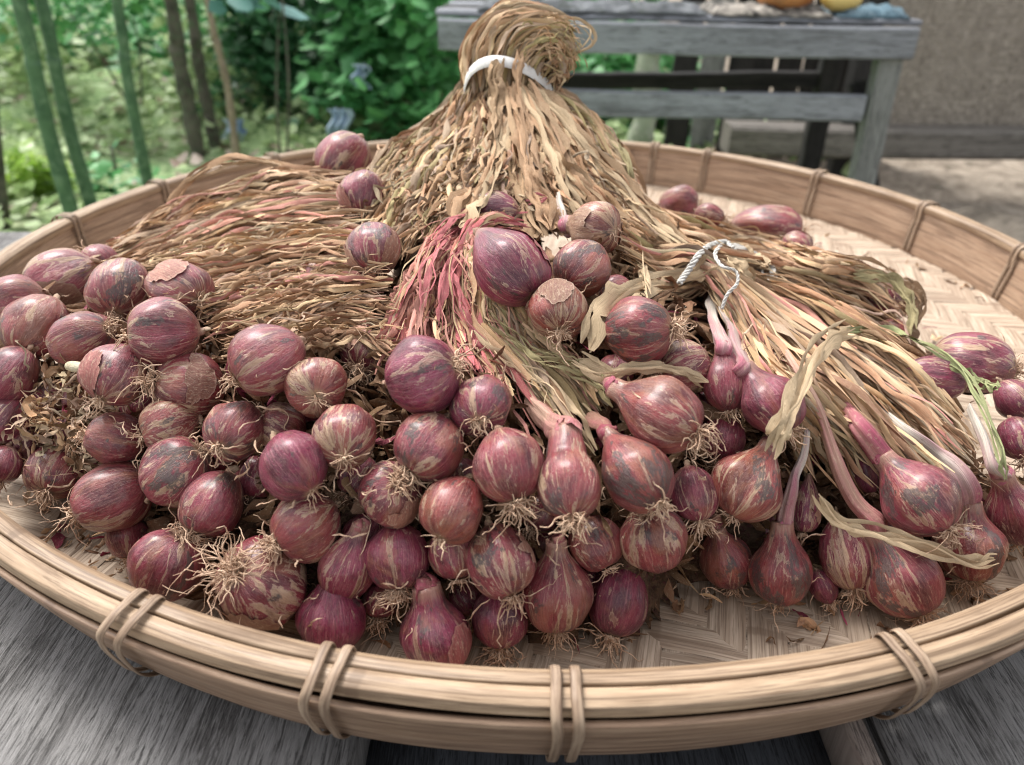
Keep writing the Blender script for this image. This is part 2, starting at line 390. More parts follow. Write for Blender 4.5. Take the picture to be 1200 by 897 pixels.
def m_ground():
    n = NT("dusty_ground_with_litter"); v = n.n('ShaderNodeTexCoord').outputs['Object']
    a = n.noise(v, 2.2, 6, .65, .8); b = n.noise(v, 17, 5, .65, .6); c = n.noise(v, 50, 4, .7); 
    sx = n.n('ShaderNodeSeparateXYZ'); n.l(v, sx.inputs[0])
    left = n.step(n.math('ADD', sx.outputs[0], n.math('MULTIPLY', a, .4)), .5, .9, 1, 0)
    soil = n.mix(n.step(b, .35, .65), (.18, .145, .11), (.38, .32, .255))
    green = n.mix(n.step(c, .4, .6), (.14, .24, .09), (.42, .54, .28))
    m = n.math('MULTIPLY', n.step(a, .26, .46), left)
    col = n.mix(m, soil, green)
    col = n.mix(n.step(c, .62, .7, 0, .6), col, (.52, .50, .38)); col = n.mix(n.step(b, .30, .38, .7, 0), col, (.06, .06, .035))
    return n.fin(col, .9, n.bump(c, .8, .02), .2)
grid_mesh("ground", axis_pts(-60, 60, -3, 3, 90, 12), axis_pts(-8, 90, .3, 6, 90, 12), ground_z, m_ground())

# ------------------------------------------------------------------ table of planks under the tray
TZ = -.0035
table = empty("plank_table", (0, .3, GZ)); tag(table, "old grey weathered plank table carrying the round bamboo tray", "table")
def plank(x0, x1, z, mat, name, y0=-.25, y1=.66, th=.028, seed=0, lbl=None, skew=0.0):
    nx, ny = 14, 46
    xs = np.linspace(x0, x1, nx); ys = np.linspace(y0, y1, ny)
    V = []; A = []
    for j, y in enumerate(ys):
        for i, x in enumerate(xs):
            e = min(i, nx-1-i)
            edge = (gnoise(0, y, 25, seed + (0 if i < nx/2 else 9)) * .0014)
            dz = -.0022 if e == 0 else 0
            xx = x + (edge if e == 0 else 0) + skew * y
            V.append((xx, y, z + dz + gnoise(x, y, 18, seed) * .0008 + gnoise(x*6, y, 9, seed) * .0007)); A.append((y, x, seed * .3))
    n = len(V); B = [(v[0], v[1], z - th) for v in V]; V += B; A += A
    F = []
    for j in range(ny-1):
        for i in range(nx-1):
            a = j*nx+i; F.append((a, a+1, a+nx+1, a+nx)); F.append((n+a, n+a+nx, n+a+nx+1, n+a+1))
        a = j*nx; F.append((a, a+nx, n+a+nx, n+a)); a = j*nx+nx-1; F.append((a, n+a, n+a+nx, a+nx))
    for i in range(nx-1):
        F.append((i, n+i, n+i+1, i+1)); a = (ny-1)*nx+i; F.append((a, a+1, n+a+1, n+a))
    o = mk(name, V, F, mat, table, True, {'loc': A})
    if lbl: o['label'] = lbl
    return o
xl = at_z(418, 880, TZ)[0]; xr1 = at_z(1000, 870, TZ)[0]; xr2 = at_z(1034, 880, TZ)[0]
plank(-.62, xl - .29, TZ - .001, MPLK, "plank", seed=1)
plank(xl - .2885, xl - .0004, TZ, MPLK, "plank", seed=2)
plank(xl - .001, xr1 - .0005, TZ - .020, MDPLK, "plank", seed=3, lbl="sunken plank with its shadow painted dark")
plank(xr1, xr2 - .001, TZ - .001, MBAT, "batten", seed=4, lbl="narrow brown batten between two planks")
plank(xr2 + .002, xr2 + .25, TZ - .006, MDPLK if False else MPLK, "plank", seed=5)
plank(xr2 + .254, .66, TZ - .004, MPLK, "plank", seed=6)
for x in (-.55, .55):
    for y in (-.15, .58):
        MB().box((x, y, (GZ + TZ - .06) / 2 - .02), (.06, .06, -GZ - .07 + .03), bev=.004).build("leg", MPLK, table)
for y in (-.15, .58): MB().box((0, y + .035 * (1 if y < 0 else -1), TZ - .062), (1.2, .03, .045), bev=.003).build("crossbar", MPLK, table)

# ------------------------------------------------------------------ the winnowing tray
TC = np.array([.0158, .5086]); TR = .3585; RZ = .042
tray = empty("bamboo_tray", (TC[0], TC[1], 0)); tag(tray, "wide round woven bamboo winnowing tray with lashed split-cane rim, holding the shallots", "tray")
def lathe(name, prof, mat, wob=0.0, seed=0, n=256, a0=0., a1=2*math.pi, closed=True):
    """prof: closed list of (r offset, z)"""
    k = len(prof); V = []; A = []
    cum = [0]
    for i in range(k): cum.append(cum[-1] + math.dist(prof[i], prof[(i+1) % k]))
    ns = n if closed else n + 1
    for i in range(ns):
        a = a0 + (a1 - a0) * i / n
        dr = mnoise.noise(Vector((math.cos(a)*3, math.sin(a)*3, seed))) * wob; dz = mnoise.noise(Vector((math.cos(a)*4, math.sin(a)*4, seed+9))) * wob * .8
        for j, (r, z) in enumerate(prof):
            jr = mnoise.noise(Vector((a*22, j*1.7, seed+3))) * wob * .18
            rr = TR + r + dr + jr
            V.append((TC[0] + rr*math.cos(a), TC[1] + rr*math.sin(a), z + dz + jr)); A.append((a*TR, cum[j], seed))
    F = [(i*k+j, ((i+1) % ns)*k+j, ((i+1) % ns)*k+(j+1) % k, i*k+(j+1) % k) for i in range(n) for j in range(k)]
    if not closed: F += [tuple(range(k)), tuple(range(n*k+k-1, n*k-1, -1))]
    return mk(name, V, F, mat, tray, True, {'loc': A})
def rnd(pts, r=.25):   # round the corners of a closed profile
    P = np.array(pts, float); k = len(P); out = []
    for i in range(k):
        a, b, c = P[i-1], P[i], P[(i+1) % k]
        out += [tuple(b + (a-b)*r), tuple(b + (a-b)*r*.35 + (c-b)*r*.1), tuple(b + (c-b)*r)]
    return out
lathe("inner_band", rnd([(-.0110, .0010), (-.0052, .039), (-.0030, .039), (-.0088, .0010)], .2), MBAND, .0012, 1)
lathe("outer_band", rnd([(-.0066, .0050), (.0060, .0366), (.0092, .0362), (-.0036, .0042)], .2), MBAND, .0014, 2)
lathe("rim_strip", rnd([(-.0070, .0375), (-.0068, .0422), (-.0040, .0436), (-.0004, .0436), (-.0004, .0385)], .14), MRIM, .0007, 4)
lathe("rim_strip", rnd([(.0002, .0372), (.0003, .0432), (.0036, .0432), (.0066, .0420), (.0070, .0380), (.0040, .0360)], .14), MRIM, .0008, 5)
# cane lashings, read off the photograph by direction from the centre of the tray
ties = [(137,722,.05),(370,803,.02),(665,830,0),(1090,782,-.05),(1163,296,0),(1055,248,0),(933,214,0),(812,192,0),(752,188,0),(205,222,.0),(330,190,0),(110,262,0)]
def lashing(ang, lean, r=.0013, k=0):
    prof = [(-.0080,.030),(-.0078,.040),(-.0050,.0450),(.0010,.0452),(.0066,.0446),(.0112,.0408),(.0108,.0340),(.0072,.0230),(.0016,.0100),(-.0042,.0030),(-.0078,.0026),(-.0112,.0040),(-.0112,.010),(-.0096,.02)]
    P = resample(prof + [prof[0]], 80)[:-1]
    pts = []
    for i, (dr, z) in enumerate(P):
        a = ang + (z - .02) * lean / TR * 5 + mnoise.noise(Vector((i*.07, ang*9, k))) * .0012 / TR
        pts.append((TC[0] + (TR+dr)*math.cos(a), TC[1] + (TR+dr)*math.sin(a), z))
    V = []; n = len(pts); pts = np.array(pts)
    T = np.roll(pts, -1, 0) - np.roll(pts, 1, 0); T /= np.linalg.norm(T, axis=1)[:, None]
    S = np.tile(np.array([-math.sin(ang), math.cos(ang), 0]), (n, 1)); O = np.cross(T, S)
    q = 8; th = np.arange(q)/q*2*math.pi
    V = (pts[:, None] + np.cos(th)[None, :, None]*S[:, None]*r*1.3 + np.sin(th)[None, :, None]*O[:, None]*r*.36).reshape(-1, 3)
    F = [(i*q+j, ((i+1) % n)*q+j, ((i+1) % n)*q+(j+1) % q, i*q+(j+1) % q) for i in range(n) for j in range(q)]
    A = np.stack([np.repeat(np.arange(n)*.003, q), np.tile(np.cos(th)*.002, n), np.full(n*q, k*.3)], 1)
    mk("cane_loop", V, F, MCANE, tray, True, {'loc': A})
for k, (x, y, lean) in enumerate(ties):
    p = at_z(x, y, .040); a = math.atan2(p[1]-TC[1], p[0]-TC[0])
    sp_ = .0024 if y < 320 else .0031
    lashing(a - sp_/TR, lean, k=k); lashing(a + sp_/TR, lean * 1.15, k=k+.5)
# woven floor: twill of split bamboo strips, each strip an object
PW = .0155; ROT = rad(-14); NS = int(.36*2/PW)+1
cR, sR = math.cos(ROT), math.sin(ROT)
RIN = TR - .0098
def strip(d, k):
    u = (k - NS/2 + .5) * PW
    if abs(u) > RIN - .002: return
    wj = PW * .485; nseg = int(2*RIN/PW*4)
    rows = []; A = []
    half = math.sqrt(RIN**2 - u*u)
    for i in range(nseg+1):
        s = -half + 2*half*i/nseg
        c = s/PW + NS/2 - .5
        ph = (c + (k if d == 0 else k + 2)) / 4.0     # 2/2 twill
        up = math.cos(2*math.pi*(ph)) * (1 if d == 0 else 1)
        h = max(-1, min(1, up*2.2)) * .00035
        h += mnoise.noise(Vector((s*20, k, d))) * .00035
        for e, (f, dz) in enumerate(((-1, -.0004), (-.86, 0), (0, .00012), (.86, 0), (1, -.0004))):
            uu = u + f*wj*(1 + .05*mnoise.noise(Vector((s*30, k*2., e))))
            rr = math.hypot(uu, s)
            if rr > RIN: s2 = math.copysign(math.sqrt(max(0, RIN**2 - uu**2)), s)
            else: s2 = s
            x, y = (s2, uu) if d == 0 else (uu, s2)
            dome = max(0, math.hypot(x, y) - .29) * .055
            rows.append((TC[0] + x*cR - y*sR, TC[1] + x*sR + y*cR, h + dz + dome - .0012)); A.append((s, f*wj, k*.37 + d*9))
    F = [(i*5+j, i*5+j+1, (i+1)*5+j+1, (i+1)*5+j) for i in range(nseg) for j in range(4)]
    if d == 1: F = [f[::-1] for f in F]
    mk("woven_strip", rows, F, MWEV, tray, True, {'loc': A})
for d in (0, 1):
    for k in range(NS): strip(d, k)
lathe("base_sheet", [(-TR + .0005, -.0016), (-.0100, -.0016), (-.0100, -.0028), (-TR + .0005, -.0028)], MWEV, 0, 3, n=96)

# ================================================================== DRIED LEAVES
PAL = {'tan': (.43, .285, .165), 'straw': (.64, .48, .30), 'brown': (.20, .115, .06), 'pink': (.50, .14, .16), 'rose': (.56, .27, .22),
       'olive': (.37, .32, .16), 'grey': (.42, .335, .235), 'orange': (.50, .31, .18), 'green': (.22, .33, .12), 'white': (.75, .72, .66), 'magenta': (.30, .04, .10), 'bark': (.30, .185, .11)}
def smooth_noise(N, n, rng, k):
    """N random curves of n samples, k control points, 3 components"""
    c = rng.normal(0, 1, (N, k, 3)); t = np.linspace(0, k-1-1e-6, n); i = t.astype(int); u = (t-i); u = (u*u*(3-2*u))[None, :, None]
    return c[:, i]*(1-u) + c[:, np.minimum(i+1, k-1)]*u
def ribbons(P, width, rng, tints, crumple=.0022, fold=.55, twist=3.0, ref=None, ragged=.34, ang0=.9):
    """P (N,n,3) centre lines -> V (N,n*3,3), F for one, tint, along"""
    N, n, _ = P.shape
    P = P + smooth_noise(N, n, rng, max(3, n//5))*crumple + smooth_noise(N, n, rng, n//2)*crumple*.30
    T = np.gradient(P, axis=1); T /= np.linalg.norm(T, axis=2)[..., None] + 1e-12
    ref = CB if ref is None else ref
    S = np.cross(T, ref); S /= np.linalg.norm(S, axis=2)[..., None] + 1e-9; O = np.cross(S, T)
    ang = rng.uniform(-ang0, ang0, (N, 1)) + smooth_noise(N, n, rng, max(3, n//3))[..., 0]*twist*.35
    ca, sa = np.cos(ang)[..., None], np.sin(ang)[..., None]
    S2 = S*ca + O*sa; O2 = -S*sa + O*ca
    wv = np.asarray(width)[:, None] * (1 + ragged*smooth_noise(N, n, rng, n//2+1)[..., 0]).clip(.35, 1.8)
    e = np.linspace(0, 1, n); wv = wv * np.minimum(1, (np.minimum(e, 1-e)*9 + .25))[None]
    fo = (fold*(1 + .6*smooth_noise(N, n, rng, n//2)[..., 1]))[..., None]
    L = P + S2*wv[..., None]*.5 - O2*wv[..., None]*.5*fo; R_ = P - S2*wv[..., None]*.5 - O2*wv[..., None]*.5*fo*.8
    V = np.stack([L, P, R_], 2).reshape(N, n*3, 3)
    i = np.arange(n-1)
    F = np.concatenate([np.stack([i*3+j, i*3+j+1, i*3+j+4, i*3+j+3], 1) for j in (0, 1)])
    ln = np.concatenate([np.zeros((N, 1)), np.cumsum(np.linalg.norm(np.diff(P, axis=1), axis=2), 1)], 1)
    off = rng.uniform(0, 50, (N, 1, 1))
    al = np.stack([np.tile(np.array([0, .5, 1.]), (N, n, 1)) + off, np.repeat((ln*10)[..., None], 3, 2) + off, np.zeros((N, n, 3))], -1).reshape(N, n*3, 3)
    ti = np.repeat(np.asarray(tints)[:, None], n*3, 1)
    return V, F, ti, al
def put(name, Vs, F, ti, al, mat, parent, joined):
    if joined:
        N, m, _ = Vs.shape
        FF = (F[None] + (np.arange(N)*m)[:, None, None]).reshape(-1, 4)
        return mk(name, Vs.reshape(-1, 3), FF, mat, parent, True, {'tint': ti.reshape(-1, 3), 'along': al.reshape(-1, 3)})
    return [mk(name, Vs[i], F, mat, parent, True, {'tint': ti[i], 'along': al[i]}) for i in range(len(Vs))]
def pick(pal, N, rng, us=None):
    """pal: list of (name, weight)"""
    nm = [p[0] for p in pal]; wt = np.array([p[1] for p in pal], float); wt /= wt.sum()
    c = np.array([PAL[nm[i]] for i in rng.choice(len(nm), N, p=wt)])
    return c * np.array([1.22, 1.12, 1.10]) * rng.uniform(.72, 1.28, (N, 1)) * rng.uniform(.94, 1.06, (N, 3))
def bundle(guides, N, parent, pal, seed, wpx=(2.5, 7), layers=.03, nobj=50, n=22, jit=5, crumple=.0022, t0=(0, .15), t1=(.75, 1.0), dbase=None, bulge=0, palf=None, twist=1.9, name="dried_leaves", clumps=0):
    rng = np.random.default_rng(seed)
    G = np.stack([resample([(g[0], g[1], 0) for g in gd], 40) for gd in guides])[:, :, :2]     # (g,40,2)
    Gd = np.stack([resample([((p[2] if len(p) > 2 else float(D(p[0], p[1]))), 0, 0) for p in gd], 40)[:, 0] for gd in guides])
    ng = len(G)
    u = rng.uniform(0, ng-1, N)
    if clumps:                                             # leaves hang together in locks
        cc = (np.arange(clumps)+.5)/clumps*(ng-1) + rng.normal(0, .12, clumps); ci = rng.integers(0, clumps, N); du = rng.normal(0, .34*(ng-1)/clumps, N); u = np.clip(cc[ci]+du, 0, ng-1-1e-6)
    i = np.minimum(u.astype(int), ng-2); f = (u-i)
    path = G[i]*(1-f)[:, None, None] + G[i+1]*f[:, None, None]; dep = Gd[i]*(1-f)[:, None] + Gd[i+1]*f[:, None]
    a = rng.uniform(*t0, N)*39; b = rng.uniform(*t1, N)*39
    tt = a[:, None] + (b-a)[:, None]*np.linspace(0, 1, n)[None]; k = np.clip(tt.astype(int), 0, 38); fr = tt-k
    r = np.arange(N)[:, None]
    pp = path[r, k]*(1-fr)[..., None] + path[r, k+1]*fr[..., None]; dd = dep[r, k]*(1-fr) + dep[r, k+1]*fr
    pp = pp + rng.normal(0, jit, (N, 1, 2)) * np.linspace(.5, 1, n)[None, :, None]
    lay = rng.uniform(0, 1, N)**1.3
    prof = 1 - (2*u/(ng-1)-1)**2
    dd = dd + (lay*layers)[:, None] - bulge*prof[:, None]
    if clumps:
        cw = smooth_noise(clumps, n, rng, 5); pp = pp + cw[ci][..., :2]*5.5; dd = dd + cw[ci][..., 2]*.0022 + rng.normal(0, .0032, clumps)[ci][:, None] + (np.abs(du)/((ng-1)/clumps))[:, None]**2*.009
    P = at(pp[..., 0], pp[..., 1], dd)
    zmin = .0025
    P[..., 2] = np.maximum(P[..., 2], zmin + .002*rng.uniform(0, 1, (N, 1)))
    wd = rng.uniform(*wpx, N)**1.0 * dd.mean(1)/FOC * 1.25
    ti = pick(pal, N, rng)
    if palf is not None:
        t2 = palf(u/(ng-1), N, rng); ti = np.where(np.isnan(t2), ti, t2)
    V, F, ti, al = ribbons(P, wd, rng, ti, crumple, twist=twist)
    order = np.argsort(lay*2 - wd/wd.max())
    top, rest = order[:nobj], order[nobj:]
    put("leaf", V[top], F, ti[top], al[top], MLF, parent, False)
    if len(rest):
        o = put(name, V[rest], F, ti[rest], al[rest], MLF, parent, True); o['kind'] = 'stuff'

def single(pts, wpx, tint, parent, seed, label=None, n=34, mat=None, crumple=.0016, twist=1.5, fold=.4, off=-.006, ragged=.2, name="leaf"):
    rng = np.random.default_rng(seed)
    q = resample([(p[0], p[1], (p[2] if len(p) > 2 else float(D(p[0], p[1])) + off)) for p in pts], n)
    t = np.linspace(0, 1, n); tg = np.gradient(q[:, :2], axis=0); tg /= np.linalg.norm(tg, axis=1)[:, None]+1e-9; nn = np.stack([-tg[:, 1], tg[:, 0]], 1)
    Ps = []
    for k, sh in enumerate((0, .30, -.34, .1)):
        w_ = sh*wpx*(1 + .5*np.sin(t*(5+k)+seed+k)); Ps.append(at(q[:, 0]+nn[:, 0]*w_, q[:, 1]+nn[:, 1]*w_, q[:, 2] - (.0006*k)))
    P = np.stack(Ps); P[..., 2] = np.maximum(P[..., 2], .003)
    W = wpx*q[:, 2].mean()/FOC; tn = np.array(tint)
    V, F, ti, al = ribbons(P, np.array([W, W*.42, W*.36, W*.2]), rng, np.stack([tn, tn*1.12, tn*.82, tn*1.2]), crumple, fold, twist, ragged=ragged+.1, ang0=.3)
    m_ = V.shape[1]; FF = (F[None] + (np.arange(4)*m_)[:, None, None]).reshape(-1, 4)
    o = mk(name, V.reshape(-1, 3), FF, mat or MLF, parent, True, {'tint': ti.reshape(-1, 3), 'along': al.reshape(-1, 3)})
    if label: o['label'] = label
    return o

def bdl(name, pos, label):
    o = empty(name, tuple(at(pos[0], pos[1], pos[2]))); o.location.z = .0; tag(o, label, "dried leaves", "bundles of dried shallot leaves"); return o
# ---- standing bunch at the back
bA = bdl("leaf_bundle", (590, 250, .44), "tall standing bundle of dried leaves gathered by a white tie")
A_g = [[(548,112,.465),(518,140,.47),(470,168,.47),(430,215,.44),(405,270,.41)], [(555,111,.458),(530,150,.455),(492,195,.43),(460,245,.40),(435,305,.375)],
       [(566,110,.452),(553,150,.44),(528,200,.41),(500,250,.38),(472,300,.36)], [(580,108,.450),(580,150,.43),(568,195,.40),(545,235,.38),(525,262,.365)],
       [(595,108,.448),(608,150,.425),(615,200,.40),(628,235,.39),(645,265,.38)], [(610,108,.450),(640,150,.43),(665,200,.41),(695,235,.40),(735,265,.39)],
       [(622,109,.454),(665,145,.44),(705,195,.43),(750,245,.42),(805,290,.40)], [(634,112,.462),(690,140,.46),(720,180,.45),(742,235,.43),(757,300,.40)]]
A_g = [[(g[0][0], g[0][1]-9, g[0][2])] + g[1:] for g in A_g]
def palA(u, N, rng):
    t = np.full((N, 3), np.nan); m = (u > .42) & (u < .88); t[m] = pick([('orange', 4), ('tan', 3), ('straw', 2)], m.sum(), rng)
    m = u > .9; t[m] = pick([('olive', 3), ('straw', 2), ('green', .6)], m.sum(), rng); return t
bundle(A_g, 1050, bA, [('grey', 3), ('tan', 4), ('brown', 2), ('olive', .8), ('straw', 2)], 11, (1.9, 5.4), .030, 150, 30, 4, .0007, t1=(.7, 1.0), palf=palA, clumps=19)
bundle(A_g[:5], 520, bA, [('grey', 4), ('tan', 3), ('straw', 1.5), ('olive', 1.5), ('brown', 1)], 18, (1.8, 4.5), .014, 0, 30, 8, .0030, t0=(.05, .6), t1=(.7, 1.05), name="crumpled_leaves")
for i, (g, dx) in enumerate([(3, 6), (3, 14), (4, -8), (4, 4), (4, 12), (5, -10), (5, 0), (5, 8), (6, -14), (6, -4), (6, 6)]):
    g_ = A_g[g]; single([(p[0]+dx*(.3+.25*k), p[1]+(i % 3)*8*(k/4), p[2]-.006-.002*(i % 2)) for k, p in enumerate(g_)], (20, 15, 24, 17)[i % 4], np.array(PAL[('orange', 'straw', 'tan', 'orange')[i % 4]])*1.05, bA, 130+i, crumple=.0012, fold=.5, ragged=.35)
bundle(A_g, 420, bA, [('grey', 3), ('tan', 3), ('straw', 3), ('brown', 1)], 12, (1.2, 3.2), .012, 0, 30, 7, .0020, t0=(.1, .6), t1=(.6, 1.05), name="leaf_fibres")
bundle([[(p[0]+dx, p[1]+6, p[2]+.045) for p in g] for g, dx in zip(A_g, (-6, -4, -2, 0, 0, 2, 4, 6))], 260, bA, [('brown', 5), ('bark', 1)], 13, (6, 12), .03, 0, 20, 4, .002, name="inner_leaves")  # dark brown layer paints shade into the gaps between the leaves
bundle([[(p[0], p[1], .53+.0*k) for p in g] for k, g in enumerate(A_g)], 200, bA, [('tan', 3), ('grey', 3)], 14, (6, 12), .05, 0, 18, 4, .003, name="back_leaves")
K_g = [[(549,104,.462),(543,72,.462),(556,38,.46),(585,8,.455),(618,4,.455),(650,14,.46)], [(560,102,.454),(560,66,.45),(580,25,.446),(612,12,.446),(645,18,.45),(668,34,.455)],
       [(580,102,.45),(586,62,.442),(604,32,.438),(634,24,.44),(660,32,.445),(676,52,.45)], [(602,103,.45),(610,72,.444),(628,48,.44),(650,46,.44),(664,62,.445),(662,84,.45)],
       [(622,105,.456),(634,88,.45),(646,76,.447),(654,78,.447),(652,94,.45),(640,106,.455)]]
K_g = [[(g[0][0], g[0][1]+7, g[0][2])] + g[1:] for g in K_g]
bundle(K_g, 420, bA, [('grey', 3), ('tan', 4), ('straw', 3), ('olive', 1)], 15, (1.8, 5), .04, 60, 28, 3, .0009, t0=(0, .06), t1=(.55, 1.0), twist=1.2)
bundle([[(p[0]*.94+36, p[1]*.9+9, p[2]+.02) for p in g] for g in K_g], 200, bA, [('brown', 3), ('bark', 3), ('olive', 2)], 16, (5, 10), .03, 0, 20, 3, .001, t0=(0, .1), name="inner_leaves")
bundle(K_g[2:], 130, bA, [('straw', 3), ('olive', 2), ('tan', 2)], 17, (1, 2.2), .03, 0, 26, 8, .0022, t0=(.1, .5), t1=(.8, 1.05), name="leaf_fibres")
single([(640,62,.45),(640,38,.45),(660,24,.45),(684,26,.45),(694,38,.45),(684,56,.45),(664,72,.455),(640,84,.455)], 3.5, PAL['straw'], bA, 5, "thin leaf curling out in an open loop", 34)
single([(646,50,.45),(662,44,.45),(676,52,.45),(668,64,.45),(652,74,.45)], 2.2, PAL['olive'], bA, 6)
for i, pts in enumerate([[(700,150),(728,190),(742,240),(748,300),(760,345)],[(690,140),(722,170),(744,215),(768,262)],[(712,158),(738,200),(741,262),(752,318)]]):
    single(pts, (7, 5, 4)[i], (PAL['straw'], PAL['olive'], PAL['olive'])[i], bA, 30+i, off=-.012, n=26)
single([(583,70,.436),(581,90,.434),(584,112,.432),(580,135,.425),(576,160,.41)], 16, PAL['tan'], bA, 150, "tan leaf lying over the white tie", crumple=.0008)
single([(610,60,.438),(607,92,.436),(612,125,.430),(622,160,.415)], 9, PAL['orange'], bA, 151, crumple=.0008)
# white tie: a flattened ring round the neck of the bunch
MWT = m_noise("white_plastic_tie", [(.62, .60, .57), (.82, .81, .79)], 120, .45, bump=.4, dist=.001)
def ring_tie(c, rx, ry, tilt, h, th, name, parent, mat, n=40, seed=0):
    c = np.array(c); V = []
    ex = CR*math.cos(tilt) + CU*math.sin(tilt); ez = CU*.97 - CB*.20; ez = ez - ex*(ez@ex); ez = ez/np.linalg.norm(ez)
    ey = np.cross(ez, ex)
    for i in range(n):
        a = 2*math.pi*i/n; wv = 1 + .05*math.sin(3*a+1)
        for (dr, dz) in ((0, -.5), (th, -.35), (th*1.3, 0), (th, .38), (0, .5)):
            V.append(c + ex*math.cos(a)*(rx+dr)*wv + ey*math.sin(a)*(ry+dr)*wv + ez*(dz*h + .0012*math.sin(2*a+seed)))
    F = [(i*5+j, ((i+1) % n)*5+j, ((i+1) % n)*5+j+1, i*5+j+1) for i in range(n) for j in range(4)]
    return mk(name, V, F, mat, parent, True)
ring_tie(at(593, 107, .468), .0262, .0285, rad(-2), .0072, .0007, "tie", bA, MWT)
# ---- left bunch
bL = bdl("leaf_bundle", (300, 320, .42), "flat bundle of brown dried leaves spread out left behind the left shallots")
L_g = [[(420,205),(350,203),(290,212),(230,236),(180,262),(125,292)], [(430,235),(355,238),(285,250),(215,274),(155,300),(100,318)], [(445,262),(372,270),(302,284),(232,300),(170,318)],
       [(455,305),(385,308),(322,320),(262,332),(215,345)], [(462,345),(402,345),(342,355),(290,367),(245,380)], [(466,385),(405,382),(352,386),(300,402),(250,415)], [(466,425),(425,415),(380,405),(335,405)]]
def palL(u, N, rng):
    t = np.full((N, 3), np.nan); m = (u > .55); t[m] = pick([('bark', 4), ('tan', 4), ('brown', 2), ('rose', 1), ('straw', .8)], m.sum(), rng); return t
bundle(L_g, 1050, bL, [('tan', 4), ('straw', 4), ('bark', 2), ('rose', 1.4), ('grey', 2)], 21, (1.8, 5.2), .03, 140, 32, 4, .0013, t1=(.75, 1.0), t0=(0, .25), palf=palL, bulge=.016, clumps=17)
bundle(L_g, 420, bL, [('straw', 4), ('tan', 3), ('grey', 2)], 22, (1.2, 3), .010, 0, 30, 7, .0020, t0=(0, .6), t1=(.55, 1.05), name="leaf_fibres", bulge=.016)
bundle([[(p[0], p[1]+5, float(D(p[0], p[1]))+.025) for p in g] for g in L_g], 300, bL, [('brown', 6), ('bark', 1)], 23, (7, 13), .03, 0, 20, 4, .003, name="inner_leaves")  # inner layer coloured dark to stand for shade between the strands
single([(194,256,.50),(203,232,.495),(232,200,.49),(275,186,.48),(320,190,.47),(365,205,.45),(405,222,.43)], 8, PAL['orange'], bL, 41, "long brown leaf arching in a loop above the rest", 36, off=0)
single([(215,214,.49),(255,194,.485),(300,190,.475),(345,200,.46),(385,215,.44)], 5, PAL['tan'], bL, 42, None, 30)
MWH = m_noise("tangled_grey_leaf", [(.3, .27, .2), (.5, .46, .36)], 150, .8)
# ---- centre bunch (pink)
bC = bdl("leaf_bundle", (530, 340, .36), "arched bundle of pink and olive dried leaves falling among the middle shallots")
C_g = [[(625,243),(560,246),(512,272),(478,335),(455,392),(440,430)], [(630,255),(570,258),(522,288),(498,350),(486,400),(474,432)], [(628,268),(575,268),(538,298),(528,350),(540,402),(560,445)],
       [(605,282),(562,280),(550,312),(565,370),(598,430),(634,500)], [(585,300),(562,302),(576,342),(612,400),(652,442),(692,505)], [(600,340),(610,360),(640,400),(676,430),(712,462)]]
def palC(u, N, rng):
    t = np.full((N, 3), np.nan); m = u < .42; t[m] = pick([('pink', 5), ('rose', 5), ('tan', 1), ('straw', .8)], m.sum(), rng); m = u > .62; t[m] = pick([('olive', 4), ('straw', 4), ('tan', 2), ('grey', 1)], m.sum(), rng); return t
bundle(C_g, 640, bC, [('pink', 5), ('rose', 4), ('straw', 2.5), ('tan', 2.5)], 51, (2.8, 7), .012, 150, 30, 3, .0008, t1=(.82, 1.0), t0=(0, .14), palf=palC, twist=1.6, clumps=12)
bundle(C_g, 180, bC, [('straw', 2), ('rose', 4), ('tan', 2)], 52, (1.2, 3), .006, 0, 26, 6, .0026, t0=(.1, .6), t1=(.6, 1.05), name="leaf_fibres")
bundle([[(p[0], p[1]+5, float(D(p[0], p[1]))+.026) for p in g] for g in C_g], 200, bC, [('brown', 4), ('bark', 2), ('magenta', 1)], 53, (7, 12), .03, 0, 20, 4, .002, name="inner_leaves")  # dark inner tints carry the gap shade of the arched bundle
for i, (pts, wd, c) in enumerate([([(560,392),(600,425),(640,450),(672,490),(697,530)], 12, 'straw'), ([(600,400),(645,425),(690,440),(720,470)], 9, 'olive'), ([(575,375),(615,405),(655,420),(690,425)], 9, 'olive'),
        ([(540,300),(530,330),(545,380),(585,420)], 10, 'pink'), ([(515,285),(500,330),(490,380),(478,425)], 11, 'rose'), ([(560,262),(530,275),(505,310),(497,360)], 11, 'pink'), ([(640,232),(590,236),(540,252),(505,285)], 14, 'pink'),
        ([(620,262),(580,262),(545,276),(520,320),(516,380)], 11, 'pink'), ([(615,440),(640,470),(660,500),(676,528)], 8, 'straw')]):
    single(pts, wd*.62, np.array(PAL[c])*1.1, bC, 60+i, off=-.007, crumple=.0013)
